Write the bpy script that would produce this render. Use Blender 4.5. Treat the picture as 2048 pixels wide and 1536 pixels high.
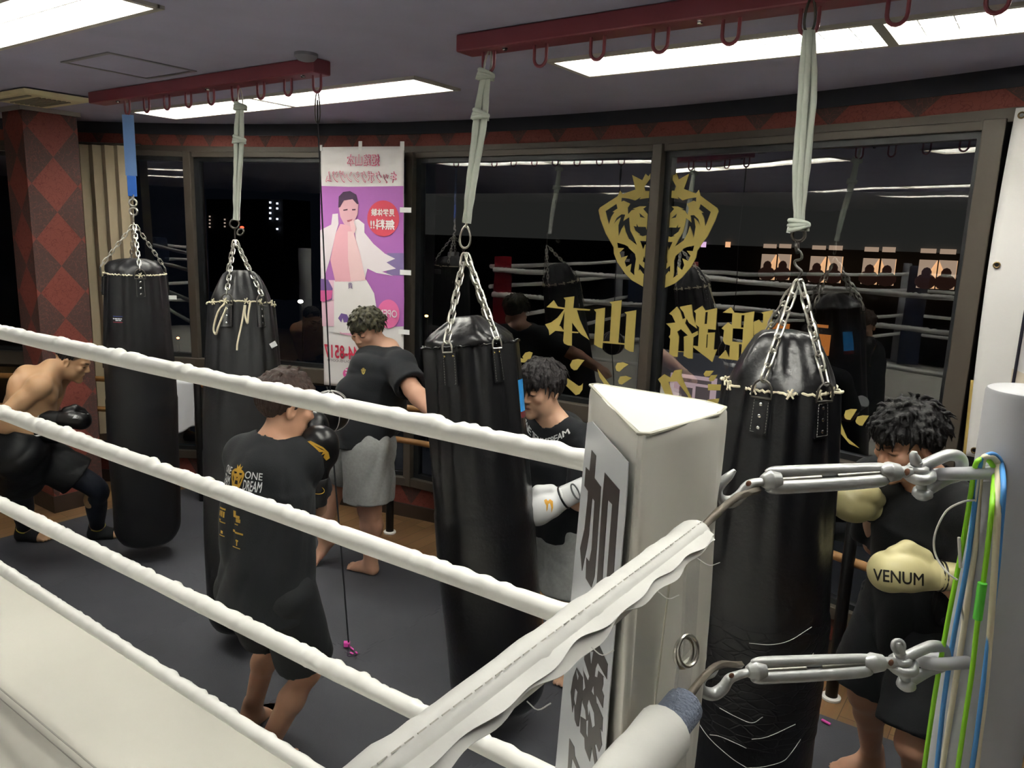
import bpy, bmesh, random
import numpy as np
from math import sin, cos, tan, pi, sqrt, atan2, hypot, radians, exp
from mathutils import Vector, Matrix
from mathutils.geometry import tessellate_polygon
from mathutils.bvhtree import BVHTree

random.seed(7); rng = np.random.default_rng(7)
for _o in list(bpy.data.objects): bpy.data.objects.remove(_o)
SC = bpy.context.scene
COL = SC.collection

# ---------------------------------------------------------------- camera, world, exposure
EYE = np.array([0.0, 0.0, 2.1])
HEAD, PITCH, ROLL, FPX = radians(35), radians(11), radians(2), 1520.0
_fw = np.array([-sin(HEAD)*cos(PITCH), cos(HEAD)*cos(PITCH), -sin(PITCH)])
_rt = np.array([cos(HEAD), sin(HEAD), 0.0])
_up = np.cross(_rt, _fw)
CR = _rt*cos(ROLL) + _up*sin(ROLL)
CU = -_rt*sin(ROLL) + _up*cos(ROLL)
cam = bpy.data.cameras.new('camera'); cam_o = bpy.data.objects.new('camera', cam); COL.objects.link(cam_o)
cam.sensor_width = 36.0; cam.lens = 36.0*FPX/2048.0; cam.clip_start = 0.05; cam.clip_end = 400
_m = Matrix(((CR[0], CU[0], -_fw[0], EYE[0]), (CR[1], CU[1], -_fw[1], EYE[1]), (CR[2], CU[2], -_fw[2], EYE[2]), (0, 0, 0, 1)))
cam_o.matrix_world = _m
SC.camera = cam_o
W = bpy.data.worlds.new('night_sky'); SC.world = W; W.use_nodes = True
W.node_tree.nodes['Background'].inputs[0].default_value = (0.012, 0.016, 0.026, 1)
W.node_tree.nodes['Background'].inputs[1].default_value = 0.05
SC.view_settings.view_transform = 'Standard'; SC.view_settings.look = 'None'
SC.view_settings.exposure = 1.35; SC.view_settings.gamma = 1.0; SC.view_settings.use_curve_mapping = False
TUBE_POWER = 16.0

# turns a pixel of the 2048 x 1536 photograph into the point where its ray meets a surface of the place
def ray(px, py):
    d = CR*((px-1024)/FPX) - CU*((py-768)/FPX) + _fw
    return d
def onZ(px, py, z):
    d = ray(px, py); return EYE + d*((z-EYE[2])/d[2])
def onP(px, py, p, n):
    d = ray(px, py); p = np.asarray(p, float); n = np.asarray(n, float)
    return EYE + d*(((p-EYE) @ n)/(d @ n))
def onY(px, py, y): return onP(px, py, (0, y, 0), (0, 1, 0))
def onX(px, py, x): return onP(px, py, (x, 0, 0), (1, 0, 0))
# the window front bows outwards: an arc
AC, AR = np.array([-2.365, -2.70]), 6.87
def onArc(px, py, R=AR):
    d = ray(px, py); a = d[0]**2+d[1]**2; o = EYE[:2]-AC
    b = o @ d[:2]; c = o @ o - R*R
    t = (-b+sqrt(b*b-a*c))/a
    return EYE + d*t
def arc(th, R=AR): return np.array([AC[0]+R*sin(th), AC[1]+R*cos(th)])
def arc_angle(p): return atan2(p[0]-AC[0], p[1]-AC[1])
# ---------------------------------------------------------------- helpers
def nrm(v):
    v = np.asarray(v, float); return v/(np.linalg.norm(v)+1e-12)
def lin(h):
    h = h.lstrip('#'); c = [int(h[i:i+2], 16)/255 for i in (0, 2, 4)]
    return tuple(x/12.92 if x <= .04045 else ((x+.055)/1.055)**2.4 for x in c)+(1,)

MATS = {}
def M(name, col, rough=.5, metal=0., spec=.5, bump=None, var=None, coat=0., emit=None, sheen=0., tint=None):
    """bump=(scale, strength)  var=(scale, amount)  a procedural principled material"""
    if name in MATS: return MATS[name]
    m = bpy.data.materials.new(name); m.use_nodes = True; nt = m.node_tree; b = nt.nodes['Principled BSDF']
    c = lin(col) if isinstance(col, str) else col
    b.inputs['Base Color'].default_value = c
    b.inputs['Roughness'].default_value = rough; b.inputs['Metallic'].default_value = metal
    b.inputs['Specular IOR Level'].default_value = spec
    b.inputs['Coat Weight'].default_value = coat
    b.inputs['Sheen Weight'].default_value = sheen
    tc = nt.nodes.new('ShaderNodeTexCoord')
    if var:
        nz = nt.nodes.new('ShaderNodeTexNoise'); nz.inputs['Scale'].default_value = var[0]; nz.inputs['Detail'].default_value = 5
        nt.links.new(tc.outputs['Object'], nz.inputs['Vector'])
        mx = nt.nodes.new('ShaderNodeMix'); mx.data_type = 'RGBA'
        lo = tuple(max(0, x*(1-var[1])) for x in c[:3])+(1,); hi = tuple(min(1, x*(1+var[1])) for x in c[:3])+(1,)
        if tint: lo = lin(tint)
        mr = nt.nodes.new('ShaderNodeMapRange'); mr.inputs[1].default_value = .32; mr.inputs[2].default_value = .68
        nt.links.new(nz.outputs['Fac'], mr.inputs[0]); nt.links.new(mr.outputs[0], mx.inputs['Factor'])
        mx.inputs[6].default_value = lo; mx.inputs[7].default_value = hi
        nt.links.new(mx.outputs[2], b.inputs['Base Color'])
    if bump:
        n2 = nt.nodes.new('ShaderNodeTexNoise'); n2.inputs['Scale'].default_value = bump[0]; n2.inputs['Detail'].default_value = 6
        nt.links.new(tc.outputs['Object'], n2.inputs['Vector'])
        bp = nt.nodes.new('ShaderNodeBump'); bp.inputs['Strength'].default_value = bump[1]; bp.inputs['Distance'].default_value = .01
        nt.links.new(n2.outputs['Fac'], bp.inputs['Height']); nt.links.new(bp.outputs[0], b.inputs['Normal'])
    if emit:
        b.inputs['Emission Color'].default_value = lin(emit[0]); b.inputs['Emission Strength'].default_value = emit[1]
    MATS[name] = m
    return m
def nodes_of(m): return m.node_tree, m.node_tree.nodes['Principled BSDF']

class G:
    """collects geometry of one mesh, in world metres"""
    def __init__(s): s.v = []; s.f = []; s.mi = []; s.n = 0; s.cur = 0
    def add(s, v, f):
        v = np.asarray(v, float).reshape(-1, 3); s.v.append(v)
        s.f += [tuple(int(i)+s.n for i in q) for q in f]; s.mi += [s.cur]*len(f); s.n += len(v); return s
    def hexa(s, p):   # p: 8 corners, bottom ring then top ring
        return s.add(p, [(3, 2, 1, 0), (4, 5, 6, 7), (0, 1, 5, 4), (1, 2, 6, 5), (2, 3, 7, 6), (3, 0, 4, 7)])
    def box(s, lo, hi):
        (a, b, c), (d, e, f) = lo, hi
        return s.hexa([(a, b, c), (d, b, c), (d, e, c), (a, e, c), (a, b, f), (d, b, f), (d, e, f), (a, e, f)])
    def obox(s, c, ax, ay, az, hx, hy, hz):
        c = np.asarray(c, float); ax, ay, az = (np.asarray(q, float) for q in (ax, ay, az))
        P = []
        for z in (-1, 1):
            for x, y in ((-1, -1), (1, -1), (1, 1), (-1, 1)): P.append(c+ax*hx*x+ay*hy*y+az*hz*z)
        return s.hexa(P)
    def tube(s, path, r, n=10, closed=False, lobes=None, flat=None, up=None):
        P = np.asarray(path, float); k = len(P); R = np.broadcast_to(np.asarray(r, float), (k,))
        T = np.empty_like(P)
        if closed: T = np.roll(P, -1, 0)-np.roll(P, 1, 0)
        else: T[1:-1] = P[2:]-P[:-2]; T[0] = P[1]-P[0]; T[-1] = P[-1]-P[-2]
        T /= np.linalg.norm(T, axis=1)[:, None]+1e-12
        a = np.asarray(up, float) if up is not None else (np.array([0, 0, 1.]) if abs(T[0][2]) < .9 else np.array([1., 0, 0]))
        N = nrm(a-T[0]*(a @ T[0])); V = []; L = 0.
        th = np.arange(n)*2*pi/n
        for i in range(k):
            if i:
                N = nrm(N-T[i]*(N @ T[i])); L += np.linalg.norm(P[i]-P[i-1])
            B = np.cross(T[i], N)
            rr = R[i]*np.ones(n)
            if lobes: rr = rr*(1+lobes[1]*np.cos(lobes[0]*(th-lobes[2]*L)))
            fy = flat if flat else 1.
            V.append(P[i]+np.outer(np.cos(th)*rr, N)+np.outer(np.sin(th)*rr*fy, B))
        V = np.concatenate(V); F = []
        for i in range(k if closed else k-1):
            j = (i+1) % k
            for q in range(n): F.append((i*n+q, i*n+(q+1) % n, j*n+(q+1) % n, j*n+q))
        if not closed:
            F.append(tuple(range(n-1, -1, -1))); F.append(tuple((k-1)*n+q for q in range(n)))
        return s.add(V, F)
    def lathe(s, prof, c=(0, 0, 0), ax=(0, 0, 1), n=24, fn=None):
        ax = nrm(ax); a = np.array([1., 0, 0]) if abs(ax[0]) < .9 else np.array([0, 1., 0])
        X = nrm(a-ax*(a @ ax)); Y = np.cross(ax, X); c = np.asarray(c, float); V = []
        th = np.arange(n)*2*pi/n
        for r, z in prof:
            rr = r*np.ones(n) if fn is None else fn(r, z, th)
            V.append(c+ax*z+np.outer(np.cos(th)*rr, X)+np.outer(np.sin(th)*rr, Y))
        k = len(prof); F = []
        for i in range(k-1):
            for q in range(n): F.append((i*n+q, i*n+(q+1) % n, (i+1)*n+(q+1) % n, (i+1)*n+q))
        F.append(tuple(range(n-1, -1, -1))); F.append(tuple((k-1)*n+q for q in range(n)))
        return s.add(np.concatenate(V), F)
    def ball(s, c, r, n=12, ax=(0, 0, 1)):
        r = np.broadcast_to(np.asarray(r, float), (3,)); m = n//2
        V = []
        for i in range(1, m):
            p = pi*i/m
            for q in range(n): V.append((sin(p)*cos(2*pi*q/n), sin(p)*sin(2*pi*q/n), cos(p)))
        V += [(0, 0, 1), (0, 0, -1)]; F = []
        for i in range(m-2):
            for q in range(n): F.append((i*n+q, (i+1)*n+q, (i+1)*n+(q+1) % n, i*n+(q+1) % n))
        t, b = (m-1)*n, (m-1)*n+1
        for q in range(n): F.append((t, q, (q+1) % n)); F.append((b, (m-2)*n+(q+1) % n, (m-2)*n+q))
        V = np.array(V)*r
        az = nrm(ax); a = np.array([1., 0, 0]) if abs(az[0]) < .9 else np.array([0, 1., 0])
        X = nrm(a-az*(a @ az)); Y = np.cross(az, X)
        V = np.outer(V[:, 0], X)+np.outer(V[:, 1], Y)+np.outer(V[:, 2], az)
        return s.add(V+np.asarray(c, float), F)
    def grid(s, fn, nu, nv, thick=None):
        """fn(u,v)->point ; optional thickness vector function"""
        V = [fn(i/nu, j/nv) for j in range(nv+1) for i in range(nu+1)]
        F = [(j*(nu+1)+i, j*(nu+1)+i+1, (j+1)*(nu+1)+i+1, (j+1)*(nu+1)+i) for j in range(nv) for i in range(nu)]
        if thick is None: return s.add(V, F)
        V = np.asarray(V, float); n = len(V); t = np.asarray(thick, float)
        F2 = [tuple(q+n for q in reversed(f)) for f in F]; E = []
        idx = [(j, 0) for j in range(nv+1)]
        def loop():
            L = [i for i in range(nu+1)]+[j*(nu+1)+nu for j in range(1, nv+1)]
            L += [nv*(nu+1)+i for i in range(nu-1, -1, -1)]+[j*(nu+1) for j in range(nv-1, 0, -1)]
            return L
        L = loop()
        for a, b in zip(L, L[1:]+L[:1]): E.append((b, a, a+n, b+n))
        return s.add(np.concatenate([V, V+t]), F+F2+E)
    def plate(s, loops, mp, t):
        """flat shape with holes: loops of 2-D points, mp(x,y)->3-D point, t = thickness vector"""
        P3 = [[np.asarray(mp(x, y), float) for x, y in lp] for lp in loops]
        tri = tessellate_polygon([[Vector((x, y, 0)) for x, y in lp] for lp in loops])
        A = np.array([p for lp in P3 for p in lp]); n = len(A); t = np.asarray(t, float)
        F = [tuple(q) for q in tri]+[tuple(q+n for q in reversed(f)) for f in tri]; o = 0
        for lp in loops:
            k = len(lp)
            for i in range(k): F.append((o+i, o+(i+1) % k, o+(i+1) % k+n, o+i+n))
            o += k
        return s.add(np.concatenate([A, A+t]), F)
    def V(s): return np.concatenate(s.v) if s.v else np.zeros((0, 3))

WLOC = {}
def obj(name, g, mat, parent=None, smooth=40, label=None, cat=None, group=None, kind=None, origin=None, bevel=None, cols=None):
    V = g.V() if isinstance(g, G) else np.asarray(g[0], float)
    F = g.f if isinstance(g, G) else g[1]
    me = bpy.data.meshes.new(name)
    if parent is not None: loc = WLOC[parent.name]
    elif origin is not None: loc = np.asarray(origin, float)
    else:
        lo, hi = V.min(0), V.max(0); loc = np.array([(lo[0]+hi[0])/2, (lo[1]+hi[1])/2, lo[2]])
    me.from_pydata((V-loc).tolist(), [], [tuple(map(int, q)) for q in F]); me.update()
    for m in (mat if isinstance(mat, (list, tuple)) else [mat]): me.materials.append(m)
    if isinstance(g, G) and isinstance(mat, (list, tuple)): me.polygons.foreach_set('material_index', g.mi)
    bm = bmesh.new(); bm.from_mesh(me); bmesh.ops.recalc_face_normals(bm, faces=bm.faces); bm.to_mesh(me); bm.free()
    if smooth:
        me.shade_smooth()
        if smooth < 180: me.set_sharp_from_angle(angle=radians(smooth))
    if cols is not None:
        at = me.color_attributes.new('tone', 'FLOAT_COLOR', 'POINT'); at.data.foreach_set('color', np.asarray(cols, np.float32).ravel())
    o = bpy.data.objects.new(name, me); COL.objects.link(o)
    if parent is not None: o.parent = parent; WLOC[o.name] = loc
    else: o.location = loc.tolist(); WLOC[o.name] = loc
    if bevel:
        b = o.modifiers.new('bevel', 'BEVEL'); b.width = bevel; b.segments = 2; b.limit_method = 'ANGLE'; b.angle_limit = radians(35)
    tag(o, label, cat, group, kind)
    return o
def tag(o, label=None, cat=None, group=None, kind=None):
    if label: o['label'] = label
    if cat: o['category'] = cat
    if group: o['group'] = group
    if kind: o['kind'] = kind
    return o
def empty(name, loc, label=None, cat=None, group=None, kind=None):
    o = bpy.data.objects.new(name, None); COL.objects.link(o); o.location = [float(x) for x in loc]; o.empty_display_size = .1
    WLOC[o.name] = np.asarray(loc, float); return tag(o, label, cat, group, kind)

def text_mesh(s, size=1., bold=0., mirror=False, align='CENTER'):
    cu = bpy.data.curves.new('txt', 'FONT'); cu.body = s; cu.size = size; cu.align_x = align; cu.align_y = 'CENTER'; cu.resolution_u = 3
    o = bpy.data.objects.new('txt', cu); COL.objects.link(o)
    me = bpy.data.meshes.new_from_object(o.evaluated_get(bpy.context.evaluated_depsgraph_get()))
    V = np.array([v.co[:] for v in me.vertices]).reshape(-1, 3); F = [tuple(p.vertices) for p in me.polygons]
    bpy.data.objects.remove(o); bpy.data.curves.remove(cu); bpy.data.meshes.remove(me)
    if bold and len(V):
        n = len(V); c = V.copy(); F0 = F; b = bold*.8
        for k, (dx, dy) in enumerate(((b, 0), (-b, 0), (0, b), (0, -b))): V = np.concatenate([V, c+np.array([dx, dy, 0])]); F = F+[tuple(i+n*(k+1) for i in f) for f in F0]
    if mirror: V = V*np.array([-1, 1, 1])
    return V[:, :2], F
def put_text(g, s, mp, w=None, h=None, bold=0., mirror=False, t=(0, 0, .001)):
    """fits the text to width w / height h (local units), mp(x,y)->3-D"""
    V, F = text_mesh(s, 1., bold, mirror)
    if len(V) == 0: return
    lo, hi = V.min(0), V.max(0); V = V-(lo+hi)/2; S = hi-lo
    sx = w/S[0] if w else h/S[1]; sy = h/S[1] if h else w/S[0]
    P = np.array([mp(x*sx, y*sy) for x, y in V]); n = len(P)
    g.add(P, F)
def smooth_path(pts, n=8):
    """Catmull-Rom through the points"""
    P = np.asarray(pts, float); Q = np.concatenate([[2*P[0]-P[1]], P, [2*P[-1]-P[-2]]]); out = []
    for i in range(1, len(Q)-2):
        for k in range(n):
            t = k/n; a, b, c, d = Q[i-1], Q[i], Q[i+1], Q[i+2]
            out.append(.5*((2*b)+(c-a)*t+(2*a-5*b+4*c-d)*t*t+(3*b-a-3*c+d)*t**3))
    out.append(P[-1]); return np.array(out)

# ---------------------------------------------------------------- distance-field modelling (bodies, clothes, gloves, hair)
class SDF:
    def __init__(s, lo, hi, h, fine=None, hf=None):
        s.ax = []
        for i in range(3):
            if fine is None: a = np.arange(lo[i], hi[i]+h, h)
            else:
                fl, fh = fine[0][i], fine[1][i]
                a = np.concatenate([np.arange(fl, lo[i]-h, -h)[::-1][:-1] if fl > lo[i] else np.array([]), np.arange(fl, fh, hf), np.arange(fh, hi[i]+h, h)])
            s.ax.append(a.astype(np.float32))
        s.F = np.full([len(a) for a in s.ax], .09, np.float32)
    def sl(s, lo, hi):
        r = []
        for i in range(3):
            a, b = np.searchsorted(s.ax[i], [lo[i], hi[i]]); r.append(slice(max(0, a-1), min(len(s.ax[i]), b+1)))
        return tuple(r)
    def xyz(s, q):
        return s.ax[0][q[0]][:, None, None], s.ax[1][q[1]][None, :, None], s.ax[2][q[2]][None, None, :]
    def put(s, fn, lo, hi, k=.02, sub=False):
        m = .06
        q = s.sl(np.asarray(lo)-m, np.asarray(hi)+m); A = s.F[q]
        if A.size == 0: return
        d = fn(*s.xyz(q)).astype(np.float32)
        if sub:
            d = -d; hh = np.clip(.5-.5*(d-A)/k, 0, 1); s.F[q] = d+(A-d)*hh+k*hh*(1-hh)
        else:
            hh = np.clip(.5+.5*(d-A)/k, 0, 1); s.F[q] = d+(A-d)*hh-k*hh*(1-hh)
    def cap(s, a, b, ra, rb=None, k=.02, sub=False):
        a = np.asarray(a, float); b = np.asarray(b, float); rb = ra if rb is None else rb; R = max(ra, rb)
        d = b-a; L2 = max(d @ d, 1e-9)
        def fn(x, y, z):
            t = np.clip(((x-a[0])*d[0]+(y-a[1])*d[1]+(z-a[2])*d[2])/L2, 0, 1)
            return np.sqrt((x-a[0]-t*d[0])**2+(y-a[1]-t*d[1])**2+(z-a[2]-t*d[2])**2)-(ra+(rb-ra)*t)
        s.put(fn, np.minimum(a, b)-R, np.maximum(a, b)+R, k, sub)
    def ell(s, c, r, fr=None, k=.02, sub=False):
        c = np.asarray(c, float); fr = np.eye(3) if fr is None else np.asarray(fr, float); R = max(r)
        def fn(x, y, z):
            X, Y, Z = x-c[0], y-c[1], z-c[2]; k0 = 0; k1 = 0
            for i in range(3):
                u = (X*fr[i][0]+Y*fr[i][1]+Z*fr[i][2]); k0 = k0+(u/r[i])**2; k1 = k1+(u/r[i]**2)**2
            k0 = np.sqrt(k0); k1 = np.sqrt(k1)+1e-9
            return k0*(k0-1)/k1
        s.put(fn, c-R, c+R, k, sub)
    def ecyl(s, a, b, ra, rb, fr, k=.02):
        """tapered elliptic trunk a->b, ra/rb = (side, depth) radii, fr = (side axis, depth axis)"""
        a = np.asarray(a, float); b = np.asarray(b, float); d = b-a; L = np.linalg.norm(d); d = d/L; R = max(*ra, *rb)
        def fn(x, y, z):
            X, Y, Z = x-a[0], y-a[1], z-a[2]; h = X*d[0]+Y*d[1]+Z*d[2]; t = np.clip(h/L, 0, 1); X = X-d[0]*h; Y = Y-d[1]*h; Z = Z-d[2]*h
            r1 = ra[0]+(rb[0]-ra[0])*t; r2 = ra[1]+(rb[1]-ra[1])*t
            u = (X*fr[0][0]+Y*fr[0][1]+Z*fr[0][2])/r1; v = (X*fr[1][0]+Y*fr[1][1]+Z*fr[1][2])/r2
            rad = (np.sqrt(u*u+v*v)-1)*np.minimum(r1, r2)
            return np.maximum(rad, np.maximum(-h, h-L))
        s.put(fn, np.minimum(a, b)-R, np.maximum(a, b)+R, k)
    def cut(s, p, n):      # keeps the side the normal points away from
        x, y, z = s.xyz((slice(None),)*3)
        s.F = np.maximum(s.F, ((x-p[0])*n[0]+(y-p[1])*n[1]+(z-p[2])*n[2]).astype(np.float32))
    def warp(s, fn):
        s.F = s.F+fn(*s.xyz((slice(None),)*3)).astype(np.float32)
    def mesh(s, smooth=1):
        F = s.F; S = F < 0; nx, ny, nz = F.shape
        c = [(i, j, k) for i in (0, 1) for j in (0, 1) for k in (0, 1)]
        cnt = np.zeros((nx-1, ny-1, nz-1), np.int8)
        for i, j, k in c: cnt += S[i:nx-1+i, j:ny-1+j, k:nz-1+k]
        act = (cnt > 0) & (cnt < 8); I = np.argwhere(act); idx = np.full(act.shape, -1, np.int64); idx[act] = np.arange(len(I))
        acc = np.zeros((len(I), 3)); num = np.zeros(len(I)); X = [a.astype(float) for a in s.ax]
        def co(q): return np.stack([X[0][q[:, 0]], X[1][q[:, 1]], X[2][q[:, 2]]], 1)
        for a in c:
            for ax in range(3):
                if a[ax]: continue
                b = list(a); b[ax] = 1
                qa = I+np.array(a); qb = I+np.array(b)
                fa = F[qa[:, 0], qa[:, 1], qa[:, 2]].astype(float); fb = F[qb[:, 0], qb[:, 1], qb[:, 2]].astype(float); m = (fa < 0) != (fb < 0)
                t = np.where(m, fa/(fa-fb+1e-12), 0)[:, None]
                acc += np.where(m[:, None], co(qa)*(1-t)+co(qb)*t, 0); num += m
        V = acc/np.maximum(num, 1)[:, None]; Q = []
        for ax in range(3):
            o1, o2 = [(1, 2), (2, 0), (0, 1)][ax]
            sA = [slice(None)]*3; sB = [slice(None)]*3; sA[ax] = slice(0, -1); sB[ax] = slice(1, None)
            E = S[tuple(sA)] != S[tuple(sB)]; P = np.argwhere(E)
            P = P[(P[:, o1] > 0) & (P[:, o2] > 0) & (P[:, o1] < F.shape[o1]-1) & (P[:, o2] < F.shape[o2]-1)]
            if len(P) == 0: continue
            ins = S[P[:, 0], P[:, 1], P[:, 2]]; q = []
            for d1, d2 in ((1, 1), (0, 1), (0, 0), (1, 0)):
                R = P.copy(); R[:, o1] -= d1; R[:, o2] -= d2; q.append(idx[R[:, 0], R[:, 1], R[:, 2]])
            q = np.stack(q, 1); q[~ins] = q[~ins][:, ::-1]; Q.append(q[(q >= 0).all(1)])
        Q = np.concatenate(Q)
        for _ in range(smooth):
            N = np.zeros_like(V); n = np.zeros(len(V))
            for a in range(4):
                b = (a+1) % 4
                np.add.at(N, Q[:, a], V[Q[:, b]]); np.add.at(n, Q[:, a], 1); np.add.at(N, Q[:, b], V[Q[:, a]]); np.add.at(n, Q[:, b], 1)
            V = .5*V+.5*N/np.maximum(n, 1)[:, None]
        return V, Q.tolist()
def bbox(*pts, pad=.2):
    A = np.array([p for p in pts]); return A.min(0)-pad, A.max(0)+pad
# ---------------------------------------------------------------- materials of the place
def damask():
    m = M('red_damask', '#7c302b', .62, spec=.3); nt, b = nodes_of(m); L = nt.links.new; N = nt.nodes.new
    tc = N('ShaderNodeTexCoord'); sp = N('ShaderNodeSeparateXYZ'); L(tc.outputs['Object'], sp.inputs[0])
    def mt(op, a, c=None, v=None):
        n = N('ShaderNodeMath'); n.operation = op
        for i, q in enumerate((a, c if c is not None else v)):
            if q is None: continue
            if isinstance(q, (int, float)): n.inputs[i].default_value = q
            else: L(q, n.inputs[i])
        return n.outputs[0]
    h = mt('ADD', sp.outputs[0], sp.outputs[1]); u = mt('MULTIPLY', h, v=1/.30); w = mt('MULTIPLY', sp.outputs[2], v=1/.37)
    a = mt('FLOOR', mt('ADD', u, w)); c = mt('FLOOR', mt('SUBTRACT', u, w))
    par = mt('MODULO', mt('ABSOLUTE', mt('ADD', a, c)), v=2.0); par = mt('GREATER_THAN', par, v=.5)
    vo = N('ShaderNodeTexVoronoi'); vo.feature = 'DISTANCE_TO_EDGE'; vo.inputs['Scale'].default_value = 26
    nz = N('ShaderNodeTexNoise'); nz.inputs['Scale'].default_value = 14; L(tc.outputs['Object'], nz.inputs['Vector'])
    mv = N('ShaderNodeMix'); mv.data_type = 'RGBA'; mv.inputs['Factor'].default_value = .16; L(tc.outputs['Object'], mv.inputs[6]); L(nz.outputs['Color'], mv.inputs[7])
    L(mv.outputs[2], vo.inputs['Vector'])
    fil = mt('LESS_THAN', vo.outputs['Distance'], v=.035)
    m1 = N('ShaderNodeMix'); m1.data_type = 'RGBA'; L(par, m1.inputs['Factor']); m1.inputs[6].default_value = lin('#80443b'); m1.inputs[7].default_value = lin('#523d39')
    m2 = N('ShaderNodeMix'); m2.data_type = 'RGBA'; L(fil, m2.inputs['Factor']); L(m1.outputs[2], m2.inputs[6])
    m3 = N('ShaderNodeMix'); m3.data_type = 'RGBA'; L(par, m3.inputs['Factor']); m3.inputs[6].default_value = lin('#703730'); m3.inputs[7].default_value = lin('#6b443e')
    L(m3.outputs[2], m2.inputs[7]); L(m2.outputs[2], b.inputs['Base Color'])
    return m
def planks():
    m = M('oak_planks', '#8b6c4a', .42, spec=.4); nt, b = nodes_of(m); L = nt.links.new; N = nt.nodes.new
    tc = N('ShaderNodeTexCoord'); mp = N('ShaderNodeMapping'); mp.inputs['Rotation'].default_value = (0, 0, radians(90)); L(tc.outputs['Object'], mp.inputs[0])
    br = N('ShaderNodeTexBrick'); br.inputs['Scale'].default_value = 1; br.inputs['Brick Width'].default_value = .75; br.inputs['Row Height'].default_value = .105
    br.inputs['Mortar Size'].default_value = .0016; br.offset = .37; br.inputs['Color1'].default_value = lin('#96744f'); br.inputs['Color2'].default_value = lin('#7d5e3f'); br.inputs['Mortar'].default_value = lin('#4a3727'); br.inputs['Bias'].default_value = 0
    L(mp.outputs[0], br.inputs['Vector'])
    mp2 = N('ShaderNodeMapping'); mp2.inputs['Scale'].default_value = (30, 2, 1); L(tc.outputs['Object'], mp2.inputs[0])
    nz = N('ShaderNodeTexNoise'); nz.inputs['Scale'].default_value = 2.2; nz.inputs['Detail'].default_value = 6; L(mp2.outputs[0], nz.inputs['Vector'])
    mx = N('ShaderNodeMix'); mx.data_type = 'RGBA'; mx.blend_type = 'MULTIPLY'; mx.inputs['Factor'].default_value = .35; L(br.outputs['Color'], mx.inputs[6]); L(nz.outputs['Color'], mx.inputs[7])
    L(mx.outputs[2], b.inputs['Base Color']); return m
def glass():
    m = bpy.data.materials.new('window_glass'); m.use_nodes = True; nt = m.node_tree; nt.nodes.clear(); L = nt.links.new; N = nt.nodes.new
    out = N('ShaderNodeOutputMaterial'); mix = N('ShaderNodeMixShader'); tr = N('ShaderNodeBsdfTransparent'); gl = N('ShaderNodeBsdfGlossy'); fr = N('ShaderNodeFresnel')
    tr.inputs[0].default_value = (.86, .89, .9, 1); gl.inputs['Roughness'].default_value = 0.0; gl.inputs[0].default_value = (1, 1, 1, 1); fr.inputs[0].default_value = 1.62
    tc = N('ShaderNodeTexCoord'); nz = N('ShaderNodeTexNoise'); nz.inputs['Scale'].default_value = 2.3; nz.inputs['Detail'].default_value = 1; L(tc.outputs['Object'], nz.inputs['Vector'])
    bp = N('ShaderNodeBump'); bp.inputs['Strength'].default_value = .12; bp.inputs['Distance'].default_value = .008; L(nz.outputs['Fac'], bp.inputs['Height'])
    L(bp.outputs[0], gl.inputs['Normal'])
    ad = N('ShaderNodeMath'); ad.operation = 'MULTIPLY'; ad.inputs[1].default_value = 2.2; L(fr.outputs[0], ad.inputs[0])
    L(ad.outputs[0], mix.inputs[0]); L(tr.outputs[0], mix.inputs[1]); L(gl.outputs[0], mix.inputs[2]); L(mix.outputs[0], out.inputs[0]); return m
DAMASK, PLANK, GLASS = damask(), planks(), glass()
CEIL = M('charcoal_ceiling', '#b1afc6', .85, spec=.2, var=(3, .05))
DKWALL = M('dark_wall', '#1d1c1f', .7, spec=.25)
BRONZE = M('bronze_sash', '#4f4840', .42, metal=.25, spec=.5)
SASH = M('dark_sash', '#15171a', .4, spec=.5)
DKWOOD = M('dark_wood', '#3a2c24', .45, bump=(30, .1))
WHITE = M('white_enamel', '#e8e8e4', .35)
VINYL = M('white_vinyl', '#d9d8cf', .38, spec=.45, bump=(9, .12), coat=.1)
CANVAS = M('ring_canvas', '#c9c7bd', .55, spec=.35, var=(1.1, .05), bump=(40, .04))
RED = M('red_steel', '#86404a', .4, spec=.5)
STEEL = M('steel', '#b9b7ae', .34, metal=.85)
DSTEEL = M('dark_steel', '#55524d', .45, metal=.7)
CHROME = M('chrome', '#e0e0dd', .18, metal=1.)
SILVER = M('silver_paint', '#b0b2b2', .38, metal=.35, bump=(120, .06), var=(40, .06))
GREY = M('grey_paint', '#a5a6aa', .42, spec=.5)
LEATHER = M('black_leather', '#121215', .30, spec=.6, bump=(55, .16))
LEATHER2 = M('black_vinyl', '#17171a', .46, spec=.45, bump=(80, .1))
BLACK = M('black_gloss', '#0b0b0d', .3, spec=.55)
GOLD = M('gold_film', '#b09e58', .5, spec=.35)
CREAM = M('cream_cord', '#d8cfb4', .8)
BLUE = M('blue_webbing', '#2f6fd0', .6)
LTBLUE = M('faded_blue_webbing', '#6d92c9', .65)
MAT = M('eva_mat', '#46474d', .62, spec=.35, bump=(160, .12), var=(2.0, .1))
WOOD = M('rail_wood', '#9c7142', .45, bump=(20, .05), var=(6, .15))
PINK = M('pink_plastic', '#e04fb0', .5)

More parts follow.
